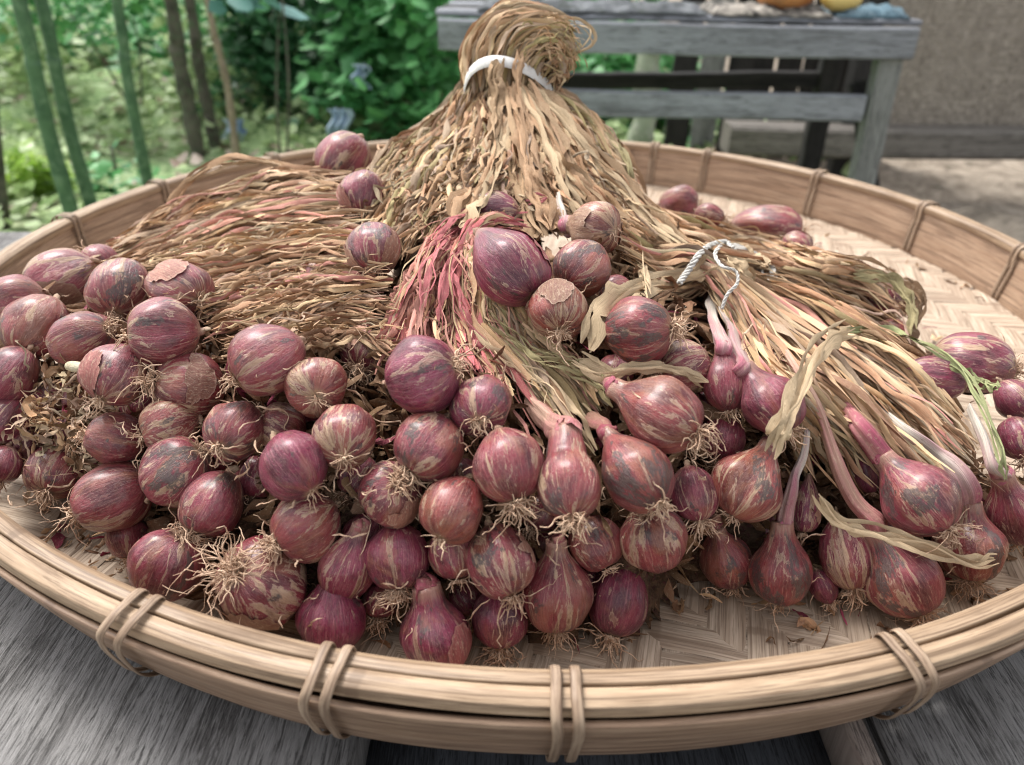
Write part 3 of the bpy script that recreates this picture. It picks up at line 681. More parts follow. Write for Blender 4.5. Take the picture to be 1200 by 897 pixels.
# ---- right bunch
bR = bdl("leaf_bundle", (930, 380, .38), "broad sheaf of straw-brown dried leaves tied with white string, fanning out to the right")
R_g = [[(690,212),(760,242),(835,268),(900,280),(965,300),(1025,318),(1062,352)], [(685,235),(750,268),(820,292),(915,318),(1000,345),(1062,385)], [(700,262),(765,295),(825,305),(925,350),(1010,395),(1080,440),(1140,505)],
       [(715,290),(775,318),(828,312),(915,378),(1000,440),(1085,505),(1160,565)], [(730,310),(785,328),(832,318),(900,400),(960,460),(1020,520),(1085,570)], [(745,330),(795,335),(836,325),(880,400),(922,460),(962,515),(1000,575)],
       [(755,345),(800,345),(835,332),(862,390),(892,440),(918,490),(938,535)]]
def palR(u, N, rng):
    t = np.full((N, 3), np.nan); m = (u < .35); t[m] = pick([('orange', 3), ('tan', 3), ('straw', 2), ('olive', .8), ('brown', 1)], m.sum(), rng); return t
bundle(R_g, 1000, bR, [('tan', 4), ('straw', 4), ('grey', 3), ('bark', 2), ('rose', .5)], 71, (2.2, 6.4), .028, 120, 28, 4, .0014, t0=(0, .3), t1=(.6, 1.0), palf=palR, twist=1.6, bulge=.012, clumps=17)
bundle(R_g, 300, bR, [('straw', 4), ('tan', 3), ('grey', 2)], 72, (1.2, 3), .008, 0, 28, 6, .0026, t0=(.05, .6), t1=(.6, 1.03), name="leaf_fibres")
bundle([[(p[0], p[1]+5, float(D(p[0], p[1]))+.030) for p in g] for g in R_g], 300, bR, [('brown', 6), ('bark', 1)], 73, (8, 14), .035, 0, 22, 4, .002, name="inner_leaves")  # shade between the straw leaves is painted as a dark brown fill
for i, (pts, wd, c, lb, of) in enumerate([
        ([(690,408),(705,372),(732,345),(775,328),(815,322),(838,312)], 19, 'straw', "broad pale straw leaf running up to the white string", -.016),
        ([(676,420),(710,438),(745,432),(790,434),(828,448)], 13, 'straw', None, -.010),
        ([(903,530),(922,492),(944,440),(966,405),(1000,384)], 18, 'straw', "pale flat leaf folded over like an elbow", -.034),
        ([(990,386),(1040,388),(1085,404),(1125,432),(1150,470),(1172,530),(1180,560)], 8, 'green', "bent green leaf, the only fresh one", -.024),
        ([(1118,428),(1142,444),(1172,452)], 8, 'green', None, -.022),
        ([(958,580),(985,612),(1030,628),(1085,640),(1135,658),(1168,652)], 12, 'straw', "pale leaf strip lying across the right-hand shallots", -.026),
        ([(1060,330),(1078,352),(1072,382),(1060,395)], 12, 'brown', None, -.006), ([(1000,322),(1040,326),(1066,350),(1070,390)], 9, 'olive', None, -.010),
        ([(850,282),(905,284),(960,300)], 8, 'straw', None, -.012), ([(842,292),(880,300),(905,335)], 14, 'white', "whitish peeled leaf at the knot", -.012),
        ([(846,300),(872,318),(890,345)], 11, 'straw', None, -.014), ([(850,288),(880,300),(900,312)], 12, 'straw', None, -.014)]):
    tn = np.array(PAL[c]);
    if c == 'green': tn = np.array((.37, .41, .19))
    single(pts, wd*1.1, tn, bR, 80+i, lb, off=of - (.006 if c == 'green' else 0), twist=1.0, crumple=.0009, fold=.28)
MSTR = m_noise("white_string", [(.42, .40, .36), (.66, .64, .60)], 300, .7, bump=.6, dist=.001)
def rope(pts, wpx, name, parent, mat, off=-.018, n=30, k=8):
    q = resample([(p[0], p[1], (p[2] if len(p) > 2 else float(D(p[0], p[1]))+off)) for p in pts], n)
    P = at(q[:, 0], q[:, 1], q[:, 2]); m = MB(); rr = wpx*.5*q[:, 2]/FOC
    P = resample(P, n*3); rr = np.interp(np.linspace(0, 1, n*3), np.linspace(0, 1, n), rr); T, N, B = frames(P)
    for s_ in range(3):
        a = np.arange(n*3)*.42 + s_*2.094
        m.tube(P + (N*np.cos(a)[:, None]*1.25 + B*np.sin(a)[:, None]*.7)*(rr*.5)[:, None], rr*.46*(1+.1*np.sin(np.arange(n*3)*.9+s_)), 6)
    return m.build(name, mat, parent, True)
rope([(796,332),(806,318),(818,300),(832,288),(850,284),(860,292)], 8, "tie", bR, MSTR, off=-.028)
rope([(846,286),(838,298),(846,312),(862,318),(864,332),(852,346),(846,362)], 5, "tie", bR, MSTR, off=-.03)

# filling of leaf litter and dark scraps underneath, so that the heap is solid
def heap_floor():
    rng = np.random.default_rng(99)
    bF = bdl("leaf_litter", (560, 560, .33), "layer of dark dried leaf scraps under and between the shallots")
    bF['category'] = "leaf litter"; del bF['group']
    N = 3400
    px = rng.uniform(0, 1200, N*2); py = rng.uniform(300, 745, N*2)
    lo = np.interp(px, [0, 60, 150, 250, 380, 560, 730, 800, 930, 1060, 1200], [545, 560, 615, 690, 715, 745, 720, 650, 670, 690, 620])
    hi = np.interp(px, [0, 200, 300, 450, 560, 600, 740, 800, 850, 900, 1000, 1100, 1200], [350, 370, 380, 400, 300, 245, 260, 290, 330, 450, 520, 560, 540])
    m = (py < lo) & (py > hi); px, py = px[m][:N], py[m][:N]; N = len(px)
    d = D(px, py) + rng.uniform(.017, .036, N)
    P0 = at(px, py, d)
    dr = rng.normal(0, 1, (N, 3)); dr[:, 2] *= .5; dr /= np.linalg.norm(dr, axis=1)[:, None]
    n = 9; t = np.linspace(-.5, .5, n); L = rng.uniform(.012, .035, N)
    P = P0[:, None] + dr[:, None]*t[None, :, None]*L[:, None, None]
    P[..., 2] = np.maximum(P[..., 2], .004)
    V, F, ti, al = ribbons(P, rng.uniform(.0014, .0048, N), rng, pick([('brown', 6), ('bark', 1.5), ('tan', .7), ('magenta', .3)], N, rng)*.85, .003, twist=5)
    o = put("leaf_scraps", V, F, ti, al, MLF, bF, True); o['kind'] = 'stuff'
    # solid core of compacted leaves
    g = 150
    X, Y = np.meshgrid(np.linspace(-.34, .38, g), np.linspace(.16, .80, g))
    Pc = at(DCA[:, 0], DCA[:, 1], DCA[:, 2]); keep = (DCA[:, 1] > 150) & (Pc[:, 2] > .060); Pc = Pc[keep]
    d2 = (X[..., None]-Pc[:, 0])**2 + (Y[..., None]-Pc[:, 1])**2
    wt = 1/(d2+.0004)**2; Z = (wt*Pc[:, 2]).sum(-1)/wt.sum(-1)
    near = np.sqrt(d2.min(-1)); Z = Z - .036 - np.maximum(0, near-.006)*5.0
    for i in np.ndindex(Z.shape): Z[i] += gnoise(X[i], Y[i], 60)*.006
    Z = np.maximum(Z, -.001); V = np.stack([X, Y, Z], -1).reshape(-1, 3)
    i = np.arange(g-1)[None] + g*np.arange(g-1)[:, None]; F = np.stack([i, i+1, i+g+1, i+g], -1).reshape(-1, 4)
    F = F[(V[F][:, :, 2].max(1) > .011)]
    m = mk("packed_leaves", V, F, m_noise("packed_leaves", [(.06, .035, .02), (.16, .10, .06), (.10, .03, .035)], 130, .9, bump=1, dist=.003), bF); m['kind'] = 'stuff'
heap_floor()

# ================================================================== SHALLOTS
NPROF = {}
def neck_profile(nw):
    k = round(nw, 2)
    if k not in NPROF:
        P = [(-1, .02), (-.985, .22), (-.87, .52), (-.62, .80), (-.22, .98), (.12, 1), (.45, .90), (.74, .70), (1.0, max(.48+nw*.1, nw+.10)), (1.25, nw+.035), (1.55, nw)]
        NPROF[k] = resample([(a, b, 0) for a, b in P], NV)
    return NPROF[k]
def bulb_profile(t, point, flat, nw=None):
    """t 0 root .. 1 neck -> (z, r) unit radius"""
    if nw: q = neck_profile(nw)[min(NV-1, int(round((t-.004)/.992*(NV-1))))]; return q[0], q[1]
    a = math.pi*t
    z = -math.cos(a)*(1.0); r = math.sin(a)**(.92)
    if t > .5:
        q = (t-.5)*2; r = r*(1 - .30*point*q**1.5) + .16*point*q**6; z += point*.55*q**2.6
    else:
        q = (.5-t)*2; z += flat*.16*q**3
    if t < .04: z += .05*(1-t/.04)
    return z, r
NU, NV = 44, 34
def bulb_arrays(R, L, rng, point, flat, lobes, nw=None, lift=0.0):
    us = np.arange(NU)/NU*2*math.pi; ts = np.linspace(.004, .996, NV)
    ph = rng.uniform(0, 6.28, 5); so = rng.uniform(0, 99)
    V = []; A = []
    if not lobes and rng.uniform() < .45: lobes = rng.uniform(.03, .09)
    for t in ts:
        z, r = bulb_profile(t, point, flat, nw)
        for u in us:
            lb = 1 + .045*math.cos(2*u+ph[0]) + .03*math.cos(3*u+ph[1]) + .012*math.cos(7*u+ph[2]+2*t) 
            if lobes: lb -= lobes*max(0, math.cos(u-ph[3]))**14 * math.sin(math.pi*t)**.6
            x, y = r*math.cos(u), r*math.sin(u)
            nn = mnoise.noise(Vector((x*1.3+so, y*1.3, z*1.1)))*.095 + mnoise.noise(Vector((x*4+so, y*4, z*1.8)))*.020 + .006*math.cos(11*u+ph[4]+z)*(1-z*z*.5)
            s = lb + nn + lift
            V.append((x*R*s, y*R*s, z*L*(1+nn*.5) + lift*z*R)); A.append((math.cos(u), math.sin(u), t))
    return np.array(V), np.array(A)
IDX = np.array([(j*NU+i, j*NU+(i+1) % NU, (j+1)*NU+(i+1) % NU, (j+1)*NU+i) for j in range(NV-1) for i in range(NU)])
def add_roots(base, axis, R, rng, amount, parent, length=1.0):
    """curly rootlets from the base plate"""
    n = 9; N = int(44*amount) + 10
    e1 = np.cross(axis, [0.3, .5, .8]); e1 /= np.linalg.norm(e1); e2 = np.cross(axis, e1)
    th = rng.uniform(0, 6.28, N); rr = rng.uniform(0, .24, N)*R
    st = base + (np.cos(th)*rr)[:, None]*e1 + (np.sin(th)*rr)[:, None]*e2 - axis*.0006
    dr = axis*rng.uniform(.25, 1.0, (N, 1)) + (np.cos(th)[:, None]*e1 + np.sin(th)[:, None]*e2)*rng.uniform(.1, 1.1, (N, 1))
    dr /= np.linalg.norm(dr, axis=1)[:, None]
    Ln = rng.uniform(.35, 1.1, N)*(1 + (rng.uniform(0, 1, N) > .88)*rng.uniform(.3, 1.1, N))*R*.85*length*(.6+.4*min(amount, 1.5))
    P = np.zeros((N, n, 3)); P[:, 0] = st; d = dr.copy()
    for i in range(1, n):
        d = d + rng.normal(0, .42, (N, 3)) + np.array([0, 0, -.10]); d /= np.linalg.norm(d, axis=1)[:, None]
        P[:, i] = P[:, i-1] + d*(Ln/(n-1))[:, None]
    P[..., 2] = np.maximum(P[..., 2], .0012)
    T = np.gradient(P, axis=1); T /= np.linalg.norm(T, axis=2)[..., None]+1e-9
    S = np.cross(T, CB+.01); S /= np.linalg.norm(S, axis=2)[..., None]+1e-9; O = np.cross(T, S)
    rad_ = (rng.uniform(.00015, .00036, N)[:, None]*np.linspace(1.15, .55, n)[None])[..., None]
    k = 4; V = np.stack([P + rad_*(math.cos(a)*S + math.sin(a)*O) for a in (0, 1.57, 3.14, 4.71)], 2).reshape(N, n*k, 3)
    f = np.array([(i*k+j, i*k+(j+1) % k, (i+1)*k+(j+1) % k, (i+1)*k+j) for i in range(n-1) for j in range(k)])
    F = (f[None] + (np.arange(N)*n*k)[:, None, None]).reshape(-1, 4)
    mk("roots", V.reshape(-1, 3), F, MRT, parent, True)
def add_neck(pts, w0, w1, c0, c1, parent, rng, name="neck", n=22, k=9):
    """pts world points; w radius; wrinkled, flattening towards the end"""
    P = resample(pts, n); P = P + smooth_noise(1, n, rng, 7)[0]*w0*.13*np.minimum(1, np.arange(n)/5)[:, None]
    T, N, B = frames(P); t = np.linspace(0, 1, n)
    r = w0*(1-t)**1.0 + w1*t; r = r*(1+.10*smooth_noise(1, n, rng, 9)[0][:, 0])
    r[0] = w0*.97
    th = np.arange(k)/k*2*math.pi; V = []; Ti = []; Al = []
    ph = rng.uniform(0, 6)
    for i in range(n):
        fl = 1 - .6*t[i]
        for a in th:
            wr = 1 + min(1, t[i]*4)*(.13*math.cos(3*a+ph+t[i]*4) + .13*math.cos(7*a+ph*2+t[i]*7))
            V.append(P[i] + (N[i]*math.cos(a) + B[i]*math.sin(a)*fl)*r[i]*wr)
            m = min(1, max(0, t[i]*1.25 - .12 + .22*math.sin(a*3+ph) + .15*math.sin(t[i]*17+a))); Ti.append(np.array(c0)*(1-m) + np.array(c1)*m)
            Al.append((a/3.14+ph, t[i]*.6+ph, 0))
    F = [(i*k+j, i*k+(j+1) % k, (i+1)*k+(j+1) % k, (i+1)*k+j) for i in range(n-1) for j in range(k)] + [tuple(range((n-1)*k, n*k))]
    return mk(name, V, F, MNK, parent, True, {'tint': Ti, 'along': Al})
def add_papery(V, A, R, rng, parent, tint, count=1):
    """ragged flakes of dry skin that follow the bulb and lift at their edges"""
    G = V.reshape(NV, NU, 3)
    def surf(u, t):
        u = u % NU; t = np.clip(t, 0, NV-1.001); a = u.astype(int); b = t.astype(int); fu = (u-a)[..., None]; ft = (t-b)[..., None]; a2 = (a+1) % NU
        return (G[b, a]*(1-fu)+G[b, a2]*fu)*(1-ft) + (G[b+1, a]*(1-fu)+G[b+1, a2]*fu)*ft
    for c in range(count):
        u0 = rng.uniform(0, NU); t0 = rng.uniform(8, NV-13); du = rng.uniform(2.2, 6.5); dt = rng.uniform(4, 10)
        na, nr = 72, 7; th = np.arange(na)/na*2*math.pi; so = rng.uniform(0, 99)
        rg_ = np.array([1 + .38*mnoise.noise(Vector((math.cos(a)*1.4+so, math.sin(a)*1.4, so))) + .16*mnoise.noise(Vector((math.cos(a)*4+so, math.sin(a)*4, so))) + .12*mnoise.noise(Vector((math.cos(a)*2.6, math.sin(a)*8+so, so))) for a in th])
        PV = []; al = []
        for k in range(nr+1):
            q = k/nr; u = u0 + np.cos(th)*du*rg_*q; t = t0 + np.sin(th)*dt*rg_*q
            S = surf(u, t); nm = S/np.linalg.norm(S, axis=1)[:, None]
            lf = .010 + (.045*q**6)*(0.4 + .9*np.abs(np.sin(th*1.5+so)))
            PV.append(S + nm*(lf*R)[:, None]); al.append(np.stack([u*.14+so, t*.035+so, q+0*u], 1))
        PV = np.concatenate(PV); al = np.concatenate(al)
        F = [(k*na+i, k*na+(i+1) % na, (k+1)*na+(i+1) % na, (k+1)*na+i) for k in range(nr) for i in range(na)]
        yield PV, F, al
NECKC = {'p': ((.42, .09, .15), (.56, .32, .26)), 'w': ((.46, .14, .20), (.72, .66, .58)), 't': ((.40, .12, .14), (.54, .38, .25)), 's': ((.48, .16, .18), (.66, .42, .32)), 'd': ((.32, .06, .10), (.38, .20, .15))}
def shallot(px, py, wpx, el, ang, tilt, tone, soot, dry, roots, label, neck=None, off=0.0, lobes=0.0, point=None, pap=1, cat="shallot", rlen=1.0, nw=None):
    seed = int(px*7 + py*13); rng = np.random.default_rng(seed)
    d = float(D(px, py)) + off
    if point is None: point = .15
    R = wpx*.5*d/FOC; L = R*el
    pos = at(px, py, d)
    if pos[2] < R*.93:                                     # rests on the woven floor
        r_ = ray(px, py); d = (R*.93-CAM[2])/r_[2]; pos = at(px, py, d); R = wpx*.5*d/FOC; L = R*el
    a, ti = rad(ang), rad(tilt)
    ax = -(math.cos(ti)*(math.cos(a)*CR + math.sin(a)*CU) + math.sin(ti)*CB)      # root -> neck axis (+z local)
    ax /= np.linalg.norm(ax)
    if neck:
        nw = nw or .30; p = neck[2][0]; tgt = at(p[0], p[1], (p[2] if len(p) > 2 else float(D(p[0], p[1])) + off*.7 - .004)) - pos
        tgt /= np.linalg.norm(tgt); ax = ax*.35 + tgt*.65; ax /= np.linalg.norm(ax)
    q = Vector(ax).to_track_quat('Z', 'X'); spin = Matrix.Rotation(rng.uniform(0, 6.28), 3, 'Z')
    Rm = np.array(q.to_matrix() @ spin)
    root = empty("shallot", tuple(pos)); tag(root, label, cat, "shallots heaped in the tray")
    V, A = bulb_arrays(R, L, rng, point, rng.uniform(0, 1), lobes, nw if neck else None)
    VW = V @ Rm.T + pos
    b = mk("bulb", np.vstack([VW, [VW[:NU].mean(0)], [VW[-NU:].mean(0)]]),
           IDX.tolist() + [((i+1) % NU, i, NU*NV) for i in range(NU)] + [((NV-1)*NU+i, (NV-1)*NU+(i+1) % NU, NU*NV+1) for i in range(NU)],
           MSH, root, True, {'mer': np.vstack([A, [0, 0, 0], [0, 0, 1]])})
    b['seed'] = float(rng.uniform(0, 40)); b['tone'] = float(tone); b['soot'] = float(soot); b['dry'] = float(dry)
    if pap:
        tint = np.array((.40, .24, .15))*min(1, dry*.9) + np.array((.34, .07, .09))*(1-min(1, dry*.9))
        for PV, F, al in add_papery(V, A, R, rng, root, tint, max(1, pap-1) if pap > 1 else 0):
            mk("papery_skin", PV @ Rm.T + pos, F, MPP, root, True, {'tint': np.tile(tint*rng.uniform(.7, 1.3), (len(PV), 1)), 'along': al})
    base = pos - ax*L*1.0
    if roots > 0: add_roots(base, -ax, R, rng, roots, root, rlen)
    top = pos + ax*(L*(1+.5*point))
    if neck:
        kind, w1, pts = neck
        wp = [pos + ax*L*1.47, pos + ax*L*1.54]
        for kp, p in enumerate(pts):
            v = at(p[0], p[1], (p[2] if len(p) > 2 else float(D(p[0], p[1])) + off*.7 - .004 + (.010 if kp == len(pts)-1 and kp else 0)))
            if (v-wp[-1]) @ ax > .3*R and np.linalg.norm(v-wp[-1]) > R*.35: wp.append(v)
        c0, c1 = NECKC[kind]; add_neck(wp, R*nw*.98, w1*.5*d/FOC, c0, c1, root, rng, n=18+8*len(pts), k=22)
    else:
        wp = [top - ax*L*.15, top + ax*R*.04, top + ax*R*.16 + rng.normal(0, .08, 3)*R]
        add_neck(wp, R*.17, R*.10, (.33, .15, .12), (.5, .36, .24), root, rng, n=9)
    return root
S = shallot
# --- left heap
S(17,352,58,1.05,200,20,.5,.2,.4,.5,"dusty pale purple shallot at the far left edge, topmost of those cut by the frame")
S(71,329,70,1.15,215,10,.35,.1,.9,.5,"shallot with torn outer skin showing pink flesh, near the left rim", pap=3)
S(117,308,44,1.0,150,10,.4,0,.5,.7,"small reddish shallot peeking out behind the far left heap, with a stray root sprig", off=.02)
S(141,341,74,1.02,280,35,.45,.9,.6,.5,"dark purple shallot with brown patches, highest at the back of the left heap", off=-.004)
S(211,340,68,1.15,335,25,.45,.6,.7,.3,"dark-spotted shallot between the highest back left one and the frayed tan one", pap=3)
S(247,354,46,1.0,330,40,.6,.1,1,.3,"half hidden shallot wrapped in frayed tan skin beside the flat leaf bundle", off=.008, pap=3)
S(42,384,72,1.08,250,25,.55,.3,.6,.4,"matt brown-purple shallot resting over the left edge row, tan at its lower side")
S(97,398,68,1.12,20,10,.35,.9,.5,.5,"oval red shallot with a grey crackled patch, over the pale cut stalk stub")
S(190,391,80,1.0,185,20,.35,.3,.6,.2,"plump smooth red shallot with one tan spot, just in front of the frayed tan one", off=-.006)
S(12,440,62,1.1,240,10,.2,.2,.3,.6,"dark magenta shallot cut by the left edge, left of the hollow root tangle")
S(6,492,52,1.1,240,10,.2,.2,.3,.6,"deep purple shallot low on the left edge below the magenta one", off=.006)
S(4,545,44,1.0,260,10,.2,.1,.4,.8,"lowest dark shallot on the left edge of the picture above the woven floor")
S(135,440,70,1.06,255,30,.4,.5,.4,.4,"shallot with a split grey skin seam, right of the hollow root tangle", off=-.003, pap=2)
S(220,452,76,1.05,170,35,.55,.1,.8,1.8,"pinkish shallot with a bush of roots on its left, amid the left heap", pap=2)
S(313,424,82,1.06,215,15,.4,.2,.5,.3,"large pale rosy shallot cresting the left heap, thick root tuft at its left", rlen=1.2)
S(371,453,72,.98,300,65,.7,.3,.7,.1,"round russet shallot facing the viewer with its tan root scar", pap=0)
S(135,515,64,1.0,170,15,.5,0,.1,.5,"smooth glossy light-red shallot under the split grey one", pap=0)
S(197,500,64,1.0,200,20,.75,.3,1.1,.3,"small shallot with a yellowish papery cap, in the middle of the left heap", pap=3)
S(274,506,72,1.0,250,55,.45,.9,.5,.3,"scuffed dark red shallot right beneath the thick root tuft", off=-.002)
S(328,500,58,1.0,150,30,.5,.1,.8,.5,"small dull pink shallot tucked behind the bright magenta one", off=.012)
S(345,546,78,1.0,310,15,-.1,0,-.4,.12,"bright glossy magenta shallot, the shiniest of the left heap, with a little root nub", off=-.006, pap=0)
S(405,512,76,1.02,280,50,.6,.6,.8,.3,"round brownish shallot with a cracked dusty face, at the right side of the left heap", off=-.002)
S(60,470,50,1.0,250,20,.3,.6,.6,2.2,"dim shallot sunk in the hollow tangle of grey roots at the left", off=.018, pap=3)
S(88,505,44,1.0,280,20,.3,.6,.6,2.0,"second dim shallot sunk in the root tangle, lower right of the first", off=.016, pap=2)
S(30,520,40,1.0,240,20,.2,.5,.5,1.6,"small purple shallot in the shade below the root tangle", off=.01)
S(65,553,65,1.0,270,45,.45,.9,.7,.9,"dusty grey-purple shallot lowest of the left end, near the woven floor")
S(131,583,84,1.05,205,10,.5,.4,.4,.8,"big oval rosy shallot at the lower left, its root fringe on the left side", off=-.004)
S(208,552,80,1.08,40,10,.35,.9,.6,.3,"shiny red shallot with a dark split and a torn tan flap below", off=-.005, pap=2)
S(248,592,76,1.04,245,20,.3,.9,.5,.7,"dark wine shallot with grey bloom, over the root-topped one at the front left", off=-.003)
S(150,630,50,1.0,280,10,.35,.1,.5,.8,"small red shallot in the shadow under the big oval one at the lower left", off=.012)
S(198,661,84,1.05,60,10,.25,.3,.3,1.1,"smooth purple shallot lying alone at the front left, roots draped over its right shoulder")
S(306,683,108,.92,130,50,.45,.3,1,1.7,"largest ball-like shallot at the front left, wrapped all over in stray rootlets", pap=4, rlen=1.2)
S(357,616,86,.92,215,25,.45,.5,.7,1.3,"broad heart-shaped shallot with tan creases, roots hanging at its lower left", lobes=.10)
S(240,628,50,1.0,240,10,.3,.1,.5,.6,"dark shallot glimpsed in the gap left of the root-wrapped ball", off=.02)
S(407,667,64,1.15,255,10,.1,.1,.6,.4,"magenta shallot with a withered papery neck leaning to the upper right", neck=('t',14,[(420,628),(437,610)]), point=.7)
S(388,727,80,.95,270,10,-.1,0,-.3,.1,"glossy magenta teardrop shallot right behind the rim, second lashing from the left", neck=('p',12,[(389,686),(392,668)]), point=.9, pap=0)
S(428,628,56,1.0,240,10,.2,0,.5,.8,"dark shallot glimpsed between the heart-shaped one and the scabby one", off=.018)
# --- centre heap
S(430,412,62,1.0,250,40,.3,0,.9,3.0,"hairy pink shallot head buried in curly roots beside the pink leaves", off=.006, pap=3)
S(496,438,94,.9,15,10,-.1,.4,.1,.25,"bright crimson shallot lying under the pink leaves, largest glossy one of the centre", off=-.008, pap=1)
S(563,476,72,1.0,265,60,.1,.7,.5,.3,"dull magenta shallot showing a dark central scar, right of the bright crimson one")
S(501,524,86,.92,235,20,.35,.6,.4,.7,"wide plum shallot below the bright crimson one, roots at its lower left", off=-.003)
S(457,579,74,.98,50,45,.35,.4,.7,1.8,"scabby red shallot with roots hanging over its face, below the wide plum one", pap=2)
S(596,547,84,1.02,285,15,.45,.1,.5,1.3,"rosy striped shallot in the middle, a root tassel hanging from its lower right", off=-.006)
S(530,599,76,1.05,245,30,.75,.2,.3,.15,"smooth brick-pink shallot without roots, in the centre front", off=-.006, pap=0)
S(465,654,74,1.04,275,10,.05,.6,.3,1.2,"purple shallot with long thick roots lying over its front, above the short-necked one", rlen=1.2)
S(447,702,46,1.0,260,10,.2,.2,.5,2.2,"small dark red bushy-rooted shallot in the gap left of the short-necked one", off=.012)
S(588,660,84,1.02,290,20,.4,.5,.8,.6,"large creased double shallot, its right lobe with a dark scar", off=-.003, lobes=.12, pap=2)
S(532,648,58,1.15,280,10,.3,.1,.4,.3,"left lobe of the creased double shallot, smaller and smooth red", off=.002)
S(512,747,84,1.0,275,5,.0,.5,.2,.2,"purple shallot with a silvery cracked face and short thick neck, right behind the rim", neck=('d',18,[(500,706),(490,692)]), point=.6, pap=2, nw=.42)
S(585,726,68,1.0,272,5,.05,.2,.3,1.6,"crimson shallot in shadow at the front with a long root beard", rlen=1.1)
S(667,566,72,1.25,262,12,.55,.5,.6,1.3,"long brownish-red shallot whose thick flat neck runs up to the left", neck=('s',22,[(655,510),(640,488),(618,468)]), point=.5, off=-.008, nw=.55)
S(747,556,84,1.1,305,12,.55,1.0,.1,.5,"large orange-pink shallot with a charcoal patch and a dark neck to the upper left", neck=('d',17,[(712,510),(690,488)]), point=.7, off=-.008, pap=0)
S(777,487,84,1.1,330,15,.7,.1,.3,1.2,"glossy coppery shallot lying sideways with its neck pointing left", neck=('p',17,[(728,460),(702,454)]), point=.6, off=-.007, pap=0)
S(653,697,82,1.05,268,8,.45,.6,.7,1.3,"pear-shaped brownish shallot at the front, a root beard at its bottom", neck=('t',15,[(651,648),(652,628)]), point=.8, off=-.004)
S(698,638,66,1.0,300,15,.6,.7,.4,.2,"small brown-red shallot with a dark dot between the pear-shaped one and its neighbour", off=.006)
S(767,632,78,.95,110,20,.6,.4,.6,1.0,"rosy brown shallot with roots on top, right below the one with the charcoal patch", pap=1)
S(725,704,68,1.25,255,15,-.1,.3,.1,.9,"deep purple glossy shallot standing at the front beside the bare woven floor", pap=1)
S(640,640,52,1.0,260,10,.3,.2,.4,.9,"shallot almost hidden in the dark behind the pear-shaped one", off=.02)
S(813,580,54,1.2,280,15,.15,.3,.5,1.3,"narrow shiny shallot with a tan streak and roots at its foot", off=.002)
S(875,572,80,.96,250,15,.8,.6,.6,.2,"round olive-brown shallot with a skin ring, short neck at its upper right", neck=('t',14,[(898,540),(908,530)]), point=.6, off=-.006)
S(851,658,62,1.02,285,8,.6,.9,.2,1.5,"small dark brown-red shallot on the woven floor left of the long-necked one", neck=('d',14,[(842,622),(838,606)]), point=.5)
S(847,514,54,1.0,260,10,.2,.1,.2,1.2,"small smooth purple shallot below the two white-necked ones", off=.006)
S(852,452,56,1.12,268,12,.3,.3,.3,.7,"left one of the two white-necked shallots, plum coloured", neck=('w',17,[(846,412),(838,375),(834,345)]), point=.8, off=-.005, nw=.36)
S(906,475,68,1.1,310,10,.15,0,-.2,.6,"right one of the two white-necked shallots, rosy and glossy", neck=('w',15,[(872,425),(855,388),(845,345)]), point=.8, off=-.006, pap=0, nw=.34)
S(799,430,62,1.05,190,20,.35,.2,1,.3,"dull mauve shallot under a pale leaf, left of the white-necked pair", off=.004, pap=2)
S(750,387,82,.98,0,20,.5,.9,.2,.8,"smooth red-brown shallot with a black spot at the heart of the pile", off=-.006, rlen=1.3, pap=0)
S(655,364,70,1.0,270,35,.95,.4,1.0,.7,"yellowish-brown shallot with a light glint, above the olive leaves", off=-.004, pap=2)
S(681,315,68,1.0,230,25,.6,1.0,.4,.2,"red-brown shallot with a wide grey scab and a pinhole", off=-.004, pap=1)
S(699,268,62,.95,45,20,.9,.7,1.2,.1,"grey-tan papery shallot behind the scabbed one, its white neck turned up-left", neck=('w',20,[(672,240),(655,232)]), point=.4, nw=.4, pap=3)
S(599,315,82,1.18,310,15,-.1,.3,.2,.15,"vivid magenta shallot with lengthwise stripes under the arch of pink leaves", lobes=.1, point=.6, off=-.006, pap=2)
S(572,250,50,1.5,0,10,-.1,.1,.9,.1,"flattish magenta shallot half covered by pink leaves below the standing bundle", off=-.002, pap=2)
S(720,345,44,1.0,200,10,.4,.3,.8,.5,"small pink shallot between the scabbed one and the black-spotted one", off=.016)
S(402,190,66,1.05,240,15,.35,.3,.8,.2,"pale rosy shallot, hindmost of the three left of the standing bundle", pap=2)
S(427,230,60,.95,270,25,.2,.1,.5,.3,"purple shallot in the middle of the three left of the standing bundle", pap=2, off=-.004)
S(437,293,64,1.0,280,25,.3,.8,.9,.6,"scabby red shallot nearest of the three left of the standing bundle", pap=3)
S(380,325,46,1.0,250,25,.5,.5,1,.9,"shrivelled brownish shallot sunk in the flat leaf bundle", off=.014, pap=3)
# --- right side
S(797,239,42,1.1,0,10,.45,.2,.4,.4,"small smooth plum shallot at the back right on the far side of the sheaf")
S(832,252,26,1.3,340,10,.5,.2,.6,.6,"tiny reddish shallot at the back right beside the small plum one", off=.005)
S(903,266,52,1.45,350,15,.5,.7,.8,.4,"long shrivelled maroon shallot lying at the back right on the bare woven floor", point=.4, pap=2)
S(934,288,34,1.0,320,20,.4,.3,.9,1.0,"small shrivelled shallot head with root crumbs at the end of the long maroon one", pap=2)
S(1028,346,46,1.3,340,15,.25,.5,.9,.3,"shallot half hidden under brown curled leaves at the right tip of the sheaf", off=.01, pap=3)
S(1050,392,34,1.2,320,15,.7,.2,.8,.3,"small reddish shallot tip poking out under the far right leaves", off=.01)
S(1141,426,74,1.18,345,15,.15,.3,1.1,.9,"big shallot at the right with a burst brown skin and purple inside", pap=3)
S(1095,445,50,1.4,350,10,0,.2,.4,.2,"dark magenta shallot under the green leaf", off=.012)
